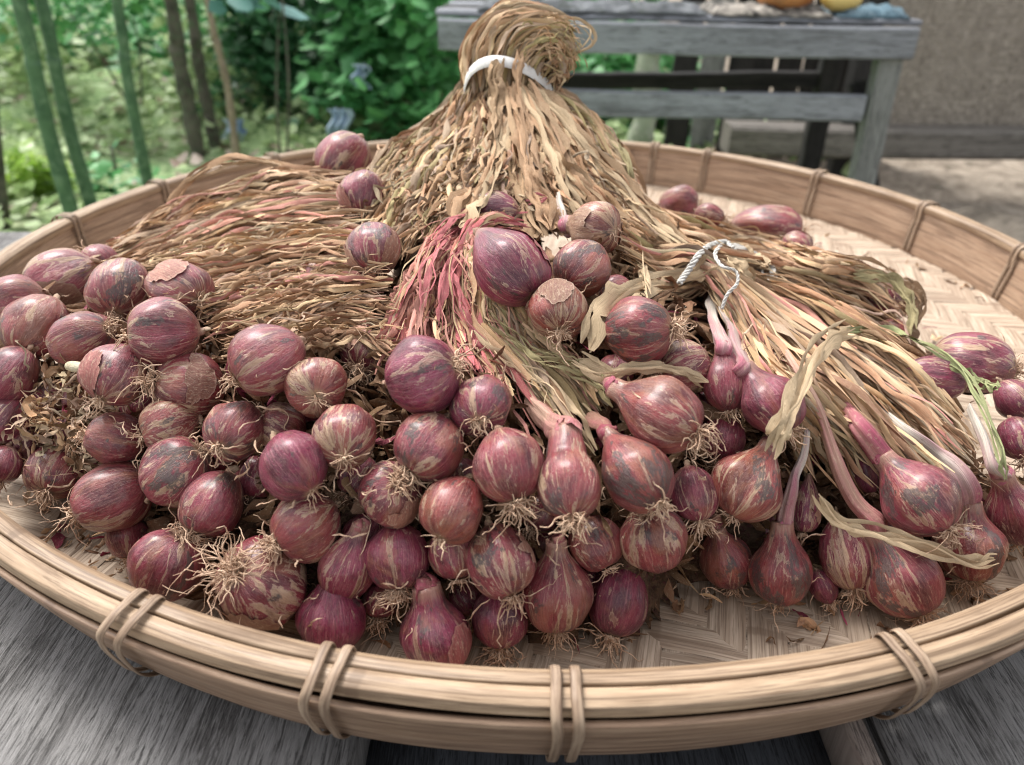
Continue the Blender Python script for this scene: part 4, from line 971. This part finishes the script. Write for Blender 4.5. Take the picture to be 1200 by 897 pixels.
S(1190,468,48,1.0,300,20,-.05,.1,.4,1.2,"purple shallot at the right edge of the picture, below the burst one")
S(1194,515,46,1.1,280,20,0,.1,.5,1.5,"rosy purple shallot cut by the right edge, under the purple one")
S(1080,586,88,.96,300,18,.3,1.0,.4,.9,"large plum shallot with blackish scuffs and a long straight pink neck", neck=('p',11,[(1040,545),(1008,500),(978,455),(948,418),(920,388)]), point=.7, off=-.010, nw=.33)
S(1137,643,76,.95,290,12,.7,.5,.8,1.2,"brown and purple shallot under a thick white bent neck at the right", neck=('w',11,[(1145,598),(1128,562),(1098,535),(1060,505),(1020,470)]), point=.4, off=-.003, nw=.4)
S(1190,602,62,1.3,280,10,.3,.6,.4,.9,"tall shallot at the right edge with a chalky white neck", neck=('w',12,[(1165,545),(1150,510),(1135,475),(1120,440)]), point=.7, off=-.007, nw=.4)
S(1060,680,84,1.0,300,15,.45,.9,.6,1.2,"big rough-skinned shallot at the front right, lowest by the rim", neck=('s',11,[(1022,610),(1000,585),(975,525),(952,465),(930,425),(905,392)]), point=.7, off=-.006, nw=.34)
S(992,652,64,1.2,280,10,.25,.2,.8,1.6,"oval shallot streaked with tan, left of the big rough-skinned one", off=-.002, point=.5)
S(915,670,70,1.1,272,8,.6,1.0,.4,.4,"long-necked brown shallot with a black stripe, standing on the woven floor", neck=('w',8,[(922,610),(930,575),(938,545),(946,510),(950,478)]), point=.8, off=-.004, nw=.36)
S(944,598,36,1.6,262,5,.0,.1,.9,.4,"thin shrunken magenta shallot with shaggy skin between two long necks", off=.004, point=.8, pap=3)
S(965,688,30,1.3,290,10,-.1,0,.2,1.6,"tiny magenta shallot with a wide root fan on the woven floor at the right")
S(1015,556,28,1.7,280,10,.0,0,.2,.1,"slim pink shallot shoot glimpsed under the long straight pink neck", off=.002)
S(1035,620,46,1.1,290,10,.3,.2,.4,.6,"dark shallot glimpsed behind the long neck of the rough-skinned one", off=.02)
S(900,618,46,1.0,270,10,.2,.2,.4,.6,"dark shallot glimpsed behind the black-striped one", off=.024)

for x, y, w_, o_, lb in [(300,560,50,.022,"shaded shallot in the hollow left of the bright glossy magenta one"), (165,470,46,.02,"shaded shallot behind the smooth light-red one"),
        (420,560,48,.02,"shaded shallot behind the scabby red one, left of it"), (545,560,46,.02,"shaded shallot behind the rosy striped one"), (632,600,44,.02,"shaded shallot behind the rosy striped one, below its root tassel"),
        (345,660,46,.018,"shaded shallot right of the root-wrapped ball"), (545,700,44,.018,"shaded shallot right above the silvery cracked one"), (690,680,44,.016,"shaded shallot right of the pear-shaped one"),
        (620,700,46,.018,"shaded shallot left of the pear-shaped one"), (830,480,44,.018,"shaded shallot behind the glossy coppery one"), (720,440,44,.018,"shaded shallot above the glossy coppery one"),
        (255,540,44,.02,"shaded shallot under the scuffed dark red one"), (95,470,40,.02,"shaded shallot at the top of the hollow root tangle"), (1110,620,46,.02,"shaded shallot below the large plum one")]:
    S(x, y, w_, 1.05, 240 + (x % 70), 20, .2 + (x % 5)*.08, .3, .4, 1.0, lb, off=o_, pap=0)
# stray scraps: a cut stalk stub, loose skins, a bit of root
st = empty("stalk_stub", tuple(at(91, 430, .31))); tag(st, "pale cut stalk stub lying between the left shallots and the root tangle", "stalk stub")
q = at(np.array([80., 102.]), np.array([429., 432.]), np.array([.322, .318])); MB().tube(np.linspace(q[0], q[1], 5), [.0018, .0024, .0025, .0024, .002], 8).build("stub", m_noise("pale_stalk", [(.5, .42, .28), (.66, .58, .42)], 200, .6), st, True)
def tangle():
    rng = np.random.default_rng(5)
    o = empty("root_tangle", tuple(at(65, 490, .33))); tag(o, "hollow tangle of grey dry roots and torn skins at the far left of the heap", "root tangle")
    N = 150; px = rng.uniform(25, 112, N); py = rng.uniform(432, 548, N); P0 = at(px, py, D(px, py) + rng.uniform(-.006, .010, N)); n = 14
    P = np.zeros((N, n, 3)); P[:, 0] = P0; d = rng.normal(0, 1, (N, 3))
    for i in range(1, n):
        d = d + rng.normal(0, .55, (N, 3)); d /= np.linalg.norm(d, axis=1)[:, None]; P[:, i] = P[:, i-1] + d*rng.uniform(.0012, .0024, (N, 1))
    V, F, ti, al = ribbons(P, rng.uniform(.0007, .0022, N), rng, pick([('grey', 4), ('tan', 2), ('straw', 1)], N, rng), .0008, twist=5)
    x = put("tangled_roots", V, F, ti, al, MLF, o, True); x['kind'] = 'stuff'
tangle()
def rootlets():
    rng = np.random.default_rng(15)
    N = 420; k = rng.integers(0, len(ZC), N); zc = np.array(ZC); px = zc[k, 0] + rng.normal(0, 26, N); py = zc[k, 1] + rng.normal(0, 24, N); ok = py > 330; px, py = px[ok], py[ok]; N = len(px)
    P0 = at(px, py, D(px, py) - rng.uniform(-.006, .009, N)); n = 12; P = np.zeros((N, n, 3)); P[:, 0] = P0; d = rng.normal(0, 1, (N, 3)); st_ = rng.uniform(.0008, .0022, (N, 1))
    for i in range(1, n):
        d = d + rng.normal(0, .45, (N, 3)); d /= np.linalg.norm(d, axis=1)[:, None]; P[:, i] = P[:, i-1] + d*st_
    P[..., 2] = np.maximum(P[..., 2], .002)
    V, F, ti, al = ribbons(P, rng.uniform(.0003, .0007, N), rng, pick([('straw', 4), ('tan', 3), ('rose', 1)], N, rng), .0004, twist=2)
    o = put("loose_rootlets", V, F, ti, al, MRT, None, True); tag(o, "loose dry rootlets and hairs caught between the shallots", "rootlets", kind='stuff')
rootlets()
def crumbs():
    rng = np.random.default_rng(8)
    N = 330; px = np.concatenate([rng.uniform(0, 260, 90), rng.uniform(380, 1190, 150), rng.uniform(800, 1150, 90)]); py = np.concatenate([rng.uniform(590, 690, 90), rng.uniform(640, 760, 150), rng.uniform(230, 420, 90)])
    P0 = at_z(px, py, .0022); ok = np.hypot(P0[:, 0]-TC[0], P0[:, 1]-TC[1]) < TR-.012; P0 = P0[ok]; N = len(P0); n = 6
    dr = rng.normal(0, 1, (N, 3)); dr[:, 2] *= .12; dr /= np.linalg.norm(dr, axis=1)[:, None]
    P = P0[:, None] + dr[:, None]*np.linspace(-.5, .5, n)[None, :, None]*rng.uniform(.003, .012, (N, 1, 1)); P[..., 2] = np.maximum(P[..., 2], .0015)
    V, F, ti, al = ribbons(P, rng.uniform(.0006, .0035, N)*rng.choice([.5, 1], N), rng, pick([('brown', 3), ('tan', 3), ('straw', 2), ('magenta', 1)], N, rng), .0008, twist=4)
    o = put("skin_crumbs", V, F, ti, al, MLF, None, True)
    tag(o, "scattered crumbs of dry skin and root on the woven tray floor", "skin crumbs", kind='stuff')
crumbs()

# ================================================================== BEHIND THE TRAY
def board(name, p0, p1, h, th, mat, parent, bev=.003, label=None, up=(0, 0, 1)):
    """a straight board from p0 to p1, h tall (along up), th thick"""
    p0, p1 = np.array(p0, float), np.array(p1, float); x = p1-p0; L = np.linalg.norm(x); x /= L
    u = np.array(up, float); u -= x*(u@x); u /= np.linalg.norm(u); y = np.cross(u, x)
    R = np.stack([x, y, u], 1); m = MB(); 
    # subdivided slightly warped board
    n = 24; s = np.linspace(-L/2, L/2, n); rng = np.random.default_rng(int(abs(p0[0]*1000))+int(h*9999)); b = bev
    prof = [(th/2, h/2-b), (th/2-b, h/2), (-th/2+b, h/2), (-th/2, h/2-b), (-th/2, -h/2+b), (-th/2+b, -h/2), (th/2-b, -h/2), (th/2, -h/2+b)]
    wv = rng.normal(0, 1, n).cumsum(); wv = (wv - np.linspace(wv[0], wv[-1], n))*.0006; V = []; A = []
    for i, a in enumerate(s):
        for (yy, zz) in prof: V.append((a, yy, zz*(1+rng.normal(0, .006)) + wv[i])); A.append((a+p0[0], yy, zz))
    F = [(i*8+j, (i+1)*8+j, (i+1)*8+(j+1) % 8, i*8+(j+1) % 8) for i in range(n-1) for j in range(8)] + [tuple(range(8)), tuple(range(n*8-1, n*8-9, -1))]
    V = np.array(V) @ R.T + (p0+p1)/2
    o = mk(name, V, F, mat, parent, False, {'loc': A})
    if label: o['label'] = label
    return o
def yp(px, py, y): return at_y(px, py, y)
BY = 1.50
bench = empty("bench", (float(yp(800, 60, BY)[0]), BY + .15, GZ)); tag(bench, "low grey slatted wooden bench with splayed legs, standing behind the tray", "bench")
a0, a1 = yp(514, 43, BY), yp(1072, 48, BY); zc = (a0[2]+a1[2])/2
board("apron", (a0[0], BY, zc), (a1[0], BY, zc), .052, .022, MBEN, bench)
l0, l1 = yp(560, 121, BY+.01), yp(1014, 124, BY+.01)
board("stretcher", (l0[0], BY+.012, l0[2]*.5+l1[2]*.5), (l1[0]-.003, BY+.012, l0[2]*.5+l1[2]*.5), .047, .02, MBEN, bench)
rr0 = yp(560, 92, BY+.30); rr1 = yp(960, 93, BY+.30)
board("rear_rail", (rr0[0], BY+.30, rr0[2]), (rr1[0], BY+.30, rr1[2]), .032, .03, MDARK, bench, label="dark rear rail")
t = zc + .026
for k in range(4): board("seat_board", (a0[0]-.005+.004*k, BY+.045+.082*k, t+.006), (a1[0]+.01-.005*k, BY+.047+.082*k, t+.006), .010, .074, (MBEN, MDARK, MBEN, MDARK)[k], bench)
for sx, (tx, bx) in ((1, ((1043, 60), (1008, 206))), (-1, ((556, 60), (592, 206)))):
    for yy in (BY+.022, BY+.29):
        p = yp(*tx, BY+.022); q = yp(*bx, BY+.022); q = p + (q-p)*((GZ - p[2])/(q[2]-p[2]))
        p[1] = yy; q[1] = yy + (-.02 if yy < BY+.1 else .02)
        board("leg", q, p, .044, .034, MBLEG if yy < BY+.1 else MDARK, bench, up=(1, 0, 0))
pb = yp(985, 130, BY+.15); board("brace", (pb[0]-.02, BY+.05, pb[2]+.07), (pb[0]+.06, BY+.05, pb[2]-.14), .03, .02, MDARK, bench, up=(1, 0, 0))
# cloth and fruit on the bench
def cloth(name, x0, x1, y0, y1, z, cols, label, seed):
    nx, ny = 50, 24; V = []
    for j in range(ny):
        for i in range(nx):
            x = x0+(x1-x0)*i/(nx-1); y = y0+(y1-y0)*j/(ny-1); e = min(i, nx-1-i, j, ny-1-j)
            hh = .012 + .010*mnoise.noise(Vector((x*22, y*30, seed))) + .006*mnoise.noise(Vector((x*60, y*60, seed)))
            hh *= min(1, e/3 + .15); V.append((x + .006*mnoise.noise(Vector((y*40, x*9, seed))), y + .008*mnoise.noise(Vector((x*35, 1, seed))), z + abs(hh)+.001))
    F = [(j*nx+i, j*nx+i+1, (j+1)*nx+i+1, (j+1)*nx+i) for j in range(ny-1) for i in range(nx-1)]
    n = len(V); V += [(v[0], v[1], z+.0004) for v in V]; F += [(n+j*nx+i, n+(j+1)*nx+i, n+(j+1)*nx+i+1, n+j*nx+i+1) for j in range(ny-1) for i in range(nx-1)]
    for i in range(nx-1): F.append((i, n+i, n+i+1, i+1))
    return tag(mk(name, V, F, m_noise(name, cols, 18, .8)), label, "cloth")
bt = t+.0115
xa = lambda px: float(yp(px, 20, BY)[0])
cloth("folded_cloth", xa(985), xa(1072), BY+.01, BY+.13, bt, [(.04, .07, .09), (.10, .17, .21), (.16, .22, .25)], "dark teal folded cloth at the right end of the bench", 1)
cloth("crumpled_sacking", xa(838), xa(978), BY+.008, BY+.16, bt, [(.05, .045, .04), (.30, .27, .23), (.42, .38, .32), (.02, .02, .02)], "mottled grey-brown sacking crumpled under the fruit", 2)
cloth("grey_rag", xa(560), xa(832), BY+.008, BY+.14, bt, [(.05, .055, .06), (.16, .17, .18), (.04, .05, .04), (.01, .01, .01)], "long dark grey rag spread along the left of the bench top", 3)
def fruit(c, r, cols, label, ribs):
    o = MB(); V = []; nu, nv = 40, 20
    for j in range(nv):
        f = math.pi*(j+.02)/(nv-.96)
        for i in range(nu):
            a = 2*math.pi*i/nu; k = 1 - .05*abs(math.cos(a*ribs/2)); rr = r*math.sin(f)*k
            V.append((c[0]+rr*math.cos(a)*1.45, c[1]+rr*math.sin(a), c[2]+r*.8*math.cos(f)*(1-.1*math.sin(f)**8)))
    F = [(j*nu+i, j*nu+(i+1) % nu, (j+1)*nu+(i+1) % nu, (j+1)*nu+i) for j in range(nv-1) for i in range(nu)]
    rt = empty("squash", (c[0], c[1], c[2]-r*.8)); tag(rt, label, "squash"); mk("flesh", V, F, m_noise("squash_skin", cols, 9, .4, bump=.1), rt)
    MB().tube([(c[0], c[1], c[2]+r*.76), (c[0]+.004, c[1], c[2]+r*.9), (c[0]+.012, c[1], c[2]+r*1.02)], [.007, .005, .006], 8).build("stem", MBAT, rt, True)
f0 = yp(915, 12, BY+.07); fruit((f0[0], BY+.06, bt+.008+.028), .038, [(.40, .14, .04), (.55, .26, .10), (.30, .18, .10)], "orange ribbed squash lying on sacking on the bench", 9)
f0 = yp(985, 12, BY+.06); fruit((f0[0]-.004, BY+.055, bt+.008+.019), .026, [(.62, .42, .12), (.72, .55, .22)], "yellow squash to the right of the orange one on the bench", 7)

# wattle wall with its sill beam at the right
WY = 2.15
MMAT = m_bamboo("wattle_strip", (.29, .25, .205), (.50, .44, .37), (.12, .10, .08), .8, False)
wall = empty("woven_wall", (1.6, WY, -.2)); tag(wall, "grey-brown woven bamboo mat wall behind the bench at the right", "wall")
wx0 = float(yp(1012, 100, WY)[0]); wz0 = float(yp(1100, 152, WY)[2]); wx1, wz1 = wx0+1.5, wz0+1.5
def mat_wall():
    p = .016; rng = np.random.default_rng(2)
    nv = int((wx1-wx0)/p); nh = int((wz1-wz0)/p)
    # verticals: one object each; horizontals: one object each
    for k in range(nv):
        x = wx0+(k+.5)*p; n = 96; V = []; A = []
        for i in range(n+1):
            z = wz0+(wz1-wz0)*i/n; c = (z-wz0)/p; o = math.cos(math.pi*(c+k))*.0045+rng.normal(0, .0012); sx = rng.normal(0, .0012)
            for e in (-1, 0, 1): V.append((x+e*p*.56+sx, WY+o+.0012*abs(e), z)); A.append((z, e*p*.5, k*.3))
        F = [(i*3+j, i*3+j+1, (i+1)*3+j+1, (i+1)*3+j) for i in range(n) for j in (0, 1)]
        mk("wattle_strip", V, F, MMAT, wall, True, {'loc': A})
    for k in range(nh):
        z = wz0+(k+.5)*p; n = 96; V = []; A = []
        for i in range(n+1):
            x = wx0+(wx1-wx0)*i/n; c = (x-wx0)/p; o = -math.cos(math.pi*(c+k+.0))*.0045+rng.normal(0, .0012)
            for e in (-1, 0, 1): V.append((x, WY+o+.0012*abs(e), z+e*p*.52)); A.append((x, e*p*.5, k*.3+5))
        F = [(i*3+j, (i+1)*3+j, (i+1)*3+j+1, i*3+j+1) for i in range(n) for j in (0, 1)]
        mk("wattle_strip", V, F, MMAT, wall, True, {'loc': A})
mat_wall()
bz = float(yp(1100, 168, WY-.05)[2])
board("sill_beam", (wx0-.35, WY-.03, bz), (wx1, WY-.03, bz), .075, .10, m_wood("grey_beam_wood", (.12, .108, .095), (.23, .21, .185), (.04, .035, .03), .3), wall, bev=.008)
board("corner_post", (wx0-.01, WY+.02, GZ), (wx0-.01, WY+.02, wz1+.1), .05, .05, MDARK, wall, up=(1, 0, 0))
# dark back boards seen under the bench
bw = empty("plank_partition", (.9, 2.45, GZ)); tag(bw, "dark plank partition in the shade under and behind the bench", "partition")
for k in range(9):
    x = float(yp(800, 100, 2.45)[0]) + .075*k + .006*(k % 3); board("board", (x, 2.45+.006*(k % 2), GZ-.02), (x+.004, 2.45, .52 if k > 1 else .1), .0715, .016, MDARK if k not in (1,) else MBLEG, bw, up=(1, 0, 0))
# pale post behind the bench
po = empty("lichen_post", tuple(yp(757, 200, 2.2))); po.location.z = GZ; tag(po, "pale lichen-covered post stump behind the bench, seen through its slats", "post")
pp = yp(757, 120, 2.2); m = MB(); zz = np.linspace(GZ-.03, .03, 14); m.tube([(pp[0]+.006*math.sin(z*30), 2.2, z) for z in zz], [.036+.006*math.sin(z*41) for z in zz], 12)
m.build("stump", m_noise("lichen_bark", [(.22, .26, .17), (.42, .46, .36), (.5, .48, .42)], 22, .9, bump=.8), po, True)

# lumps of dry earth at the right
def earth_mound():
    n = 70; x0, x1, y0, y1 = .45, 2.6, .85, 2.0
    X, Y = np.meshgrid(np.linspace(x0, x1, n), np.linspace(y0, y1, n)); Z = np.zeros_like(X)
    for i in np.ndindex(X.shape):
        x, y = X[i], Y[i]; e = min((x-x0)/.3, (x1-x)/.3, (y-y0)/.2, (y1-y)/.2, 1)
        rid = 1-abs(mnoise.noise(Vector((x*3.2+y*1.5, y*5-x*2, 2))))*2
        Z[i] = GZ - .06 + e*(.075 + .05*rid + .03*mnoise.noise(Vector((x*9, y*14, 4))))
    V = np.stack([X, Y, Z], -1).reshape(-1, 3); i = np.arange(n-1)[None]+n*np.arange(n-1)[:, None]; F = np.stack([i, i+1, i+n+1, i+n], -1).reshape(-1, 4)
    tag(mk("earth_mound", V, F, m_noise("dry_earth", [(.075, .063, .05), (.165, .142, .115), (.21, .182, .145), (.035, .03, .024)], 7, .95, bump=.8, dist=.02)), kind='structure')
earth_mound()

# ------------------------------------------------------------------ plants
MST = m_noise("green_stem_skin", [(.045, .10, .05), (.09, .17, .085), (.14, .22, .13)], 16, .5, bump=.2)
MBK = m_noise("mossy_bark", [(.06, .055, .042), (.14, .125, .10), (.09, .15, .07)], 24, .9, bump=.9)
MTB = m_noise("tan_bark", [(.22, .17, .12), (.34, .27, .20)], 24, .8, bump=.5)
def stem(name, label, cat, group, pts, y, wpx, mat, nodes=True, y2=None):
    """leaning stem from picture points at distance y"""
    P = np.array([yp(px, py, y) for px, py in pts]); dirv = P[-1]-P[0]
    lo = P[-1] + dirv*((GZ - .03 - P[-1][2])/dirv[2]); hi = P[0] - dirv*((.9 - P[0][2])/(-dirv[2])) if abs(dirv[2]) > 1e-6 else P[0]
    Q = resample(np.vstack([hi, P, lo]), 40); d = y/1.12
    r = wpx*.5*d/FOC*(np.linspace(.85, 1.12, 40))
    if nodes: 
        r = r*(1 + .10*np.exp(-((np.arange(40) % 6)-3.)**2/.5))
    else: r = r*(1+.12*np.sin(np.arange(40)*1.3)+.06*np.sin(np.arange(40)*3.1))
    o = empty(name, tuple(lo)); tag(o, label, cat, group); MB().tube(Q, r, 14).build("trunk", mat, o, True); return o, Q
leafF = [(0, 1, 2, 3), (0, 3, 4, 5)]
def leaves(name, mat, parent, P, size, rng, heart=False, kind='stuff', droop=.3):
    """many folded leaves, two quads each"""
    N = len(P); a = rng.uniform(0, 6.28, N); dr = np.stack([np.cos(a), np.sin(a), rng.normal(-droop, .45, N)], 1); dr /= np.linalg.norm(dr, axis=1)[:, None]
    sd_ = np.cross(dr, rng.normal(0, .35, (N, 3))+[0, 0, 1]); sd_ /= np.linalg.norm(sd_, axis=1)[:, None]+1e-9; nn = np.cross(dr, sd_)
    s = (size*rng.uniform(.6, 1.25, N))[:, None]; wd = rng.uniform(.28, .42, N)[:, None] if not heart else .5
    V = np.stack([P, P+dr*s*.35+sd_*s*wd+nn*s*.08, P+dr*s*.8+sd_*s*wd*.6+nn*s*.06, P+dr*s, P+dr*s*.8-sd_*s*wd*.6+nn*s*.06, P+dr*s*.35-sd_*s*wd+nn*s*.08], 1)
    F = np.array(leafF)[None] + (np.arange(N)*6)[:, None, None]
    o = mk(name, V.reshape(-1, 3), F.reshape(-1, 4), mat, parent, True, {'tint': np.repeat(rng.uniform(0, 1, N), 6)})
    if kind: o['kind'] = kind
    return o
GR = "green stems at the left"
sg = []
for i, (pts, y, wpx, lb) in enumerate([
        ([(22, 0), (40, 80), (58, 160), (84, 250)], 1.55, 19, "leftmost of the three leaning green stems, darker and bare at its foot"),
        ([(48, 0), (64, 75), (82, 155), (108, 245)], 1.60, 16.5, "middle one of the three leaning green stems, close to the leftmost"),
        ([(137, 0), (146, 70), (158, 140), (174, 218)], 1.75, 14, "right-hand and thinnest of the three leaning green stems, standing apart")]):
    sg.append(stem("green_stem", lb, "plant stem", GR, pts, y, wpx, MST)[0])
for i, (pts, y, wpx, lb, mt) in enumerate([
        ([(200, 0), (208, 60), (222, 130), (236, 200)], 2.3, 19, "left dark mossy trunk of the close group behind the tray", MBK),
        ([(222, 0), (232, 70), (246, 140), (258, 195)], 2.4, 15, "right dark trunk of the close group behind the tray", MBK),
        ([(243, 0), (254, 50), (268, 110), (277, 180)], 2.2, 9, "slender tan trunk right of the dark mossy trunks", MTB),
        ([(2, 230), (3, 262), (8, 290)], 1.7, 16, "dark stem base cut by the left edge of the picture", MBK)]):
    stem("tree_trunk", lb, "tree trunk", "trunks behind the tray", pts, y, wpx, mt, False)
FG1 = m_foliage("dark_green_leaves", (.030, .10, .042), (.11, .29, .13)); FG2 = m_foliage("mid_green_leaves", (.06, .23, .08), (.20, .50, .19)); FG3 = m_foliage("yellow_green_leaves", (.22, .38, .06), (.42, .58, .12), .5)
FG4 = m_foliage("pale_grey_green_leaves", (.20, .31, .11), (.55, .66, .36), .4); FG5 = m_foliage("blue_green_leaves", (.12, .27, .24), (.22, .42, .42), .4)
def shrub(name, label, pts, y, spread, N, size, mat, seed, cat="shrub", yd=.25, heart=False, group="shrubs behind the tray"):
    """crown of leaf clumps on several twigs; pts = clump centres in the picture at distance y"""
    rng = np.random.default_rng(seed); Cn = np.array([yp(px, py, y+rng.uniform(-yd, yd)) for px, py in pts])
    base = np.array([Cn[:, 0].mean(), y, GZ]); o = empty(name, tuple(base)); tag(o, label, cat, group)
    tw = MB()
    for c in Cn[:2]:
        mid = (base*.5 + c*.5) + rng.normal(0, .04, 3); P = resample([base, mid, c], 8); tw.tube(P, np.linspace(.004, .002, 8), 6)
    tw.build("twigs", MBK, o, True)
    k = rng.integers(0, len(Cn), N); P = Cn[k] + rng.normal(0, 1, (N, 3))*spread*rng.uniform(.5, 1, (N, 1))
    P[:, 2] = np.maximum(P[:, 2], GZ+.01)
    leaves("foliage", mat, o, P, size, rng, heart); return o
def rg(x0, x1, y0, y1, n, seed):
    r = np.random.default_rng(seed); return list(zip(r.uniform(x0, x1, n), r.uniform(y0, y1, n)))
shrub("leafy_shrub", "dense dark green shrub right of the tan trunk, behind the tray", rg(270, 430, -60, 195, 42, 1), 2.9, .085, 5600, .055, FG1, 101)
shrub("leafy_shrub", "brighter green leafy shrub between the dark shrub and the bench", rg(400, 540, -60, 195, 34, 2), 2.6, .085, 2600, .06, FG2, 102)
shrub("leafy_shrub", "tall dark backing thicket behind all the green shrubs", rg(225, 760, -160, 200, 60, 3), 3.7, .17, 5600, .09, FG2, 103)
shrub("leafy_shrub", "green shrub seen through the slats of the bench", rg(640, 800, 30, 200, 22, 4), 2.9, .09, 1700, .06, FG2, 104)
shrub("vine", "large blue-green leaves hanging at the top left of the picture", rg(265, 345, -40, -6, 10, 5), 1.9, .025, 40, .065, FG5, 105, "vine", .1, True)
shrub("vine", "bright hanging leaves across the top left between the green stems", rg(-20, 260, -70, 18, 26, 6), 2.7, .06, 900, .05, FG2, 106, "vine", .2)
shrub("small_bush", "bright yellow-green bush at the lower left by the leaning stems", [(30, 190), (18, 215), (45, 215), (60, 228), (25, 236), (42, 198)], 1.95, .03, 420, .035, FG3, 107, "bush", .06)
shrub("small_bush", "low green bush between the second and third leaning stems", [(120, 205), (140, 215), (160, 222), (130, 225)], 2.0, .035, 260, .035, FG2, 108, "bush", .06)
shrub("leafy_shrub", "sparse brownish-green shrub behind the third green stem", rg(165, 235, -20, 120, 14, 9), 2.9, .06, 520, .04, FG4, 109)
# ground cover of pale weeds and litter on the slope
def weeds():
    rng = np.random.default_rng(44); N = 17000
    x = rng.uniform(-3.2, .9, N); y = rng.uniform(1.5, 6.5, N)
    k = np.array([mnoise.noise(Vector((a*1.6, b*1.6, 7))) for a, b in zip(x, y)]) > -.35; x, y = x[k], y[k]
    z = ground_z(x, y) + rng.uniform(.0, .06, len(x))
    o = leaves("ground_weeds", FG4, None, np.stack([x, y, z], 1), .05, rng, droop=0); tag(o, "pale grey-green weeds covering the slope behind the left stems", "weeds")
    N = 3000; x = rng.uniform(-3.2, .9, N); y = rng.uniform(1.2, 5.5, N); z = ground_z(x, y) + .012
    o = leaves("leaf_litter_ground", m_foliage("fallen_leaves", (.20, .13, .09), (.50, .40, .32), .1), None, np.stack([x, y, z], 1), .045, rng, droop=0); tag(o, "fallen brown and pale leaves on the ground behind the tray", "fallen leaves")
weeds()
shrub("leafy_shrub", "bright green shrub filling the slope between the green stems and the mossy trunks", rg(60, 225, 20, 90, 16, 21), 3.4, .10, 900, .06, FG2, 121)
shrub("leafy_shrub", "pale green loose shrub at the far left behind the leftmost green stem", rg(-60, 60, 0, 130, 14, 22), 3.1, .10, 800, .055, FG4, 122)
# blue cloths hanging far behind
def hanging(name, x0, y0_, x1, y1_, y, label, seed):
    a, b = yp(x0, y0_, y), yp(x1, y1_, y); nx, nz = 16, 20; V = []
    for j in range(nz):
        for i in range(nx):
            V.append((a[0]+(b[0]-a[0])*i/(nx-1) + .01*math.sin(j*.4), y+.02*math.sin(i*1.1+seed)+.01*math.sin(j*.5), a[2]+(b[2]-a[2])*j/(nz-1)))
    n = len(V); V += [(v[0], v[1]+.003, v[2]) for v in V]
    F = [(j*nx+i, j*nx+i+1, (j+1)*nx+i+1, (j+1)*nx+i) for j in range(nz-1) for i in range(nx-1)]; F += [tuple(n+q for q in f[::-1]) for f in F]
    tag(mk(name, V, F, m_noise("blue_cloth", [(.30, .42, .55), (.58, .68, .78)], 9, .8)), label, "cloth")
hanging("hanging_cloth", 258, 140, 292, 182, 2.5, "pale blue cloth glimpsed behind the slender tan trunk", 1)
hanging("hanging_cloth", 412, 76, 432, 104, 2.35, "small blue cloth scrap high among the bright green leaves", 2)
hanging("hanging_cloth", 384, 128, 412, 170, 2.3, "greyish-blue cloth low among the leaves left of the bench", 3)
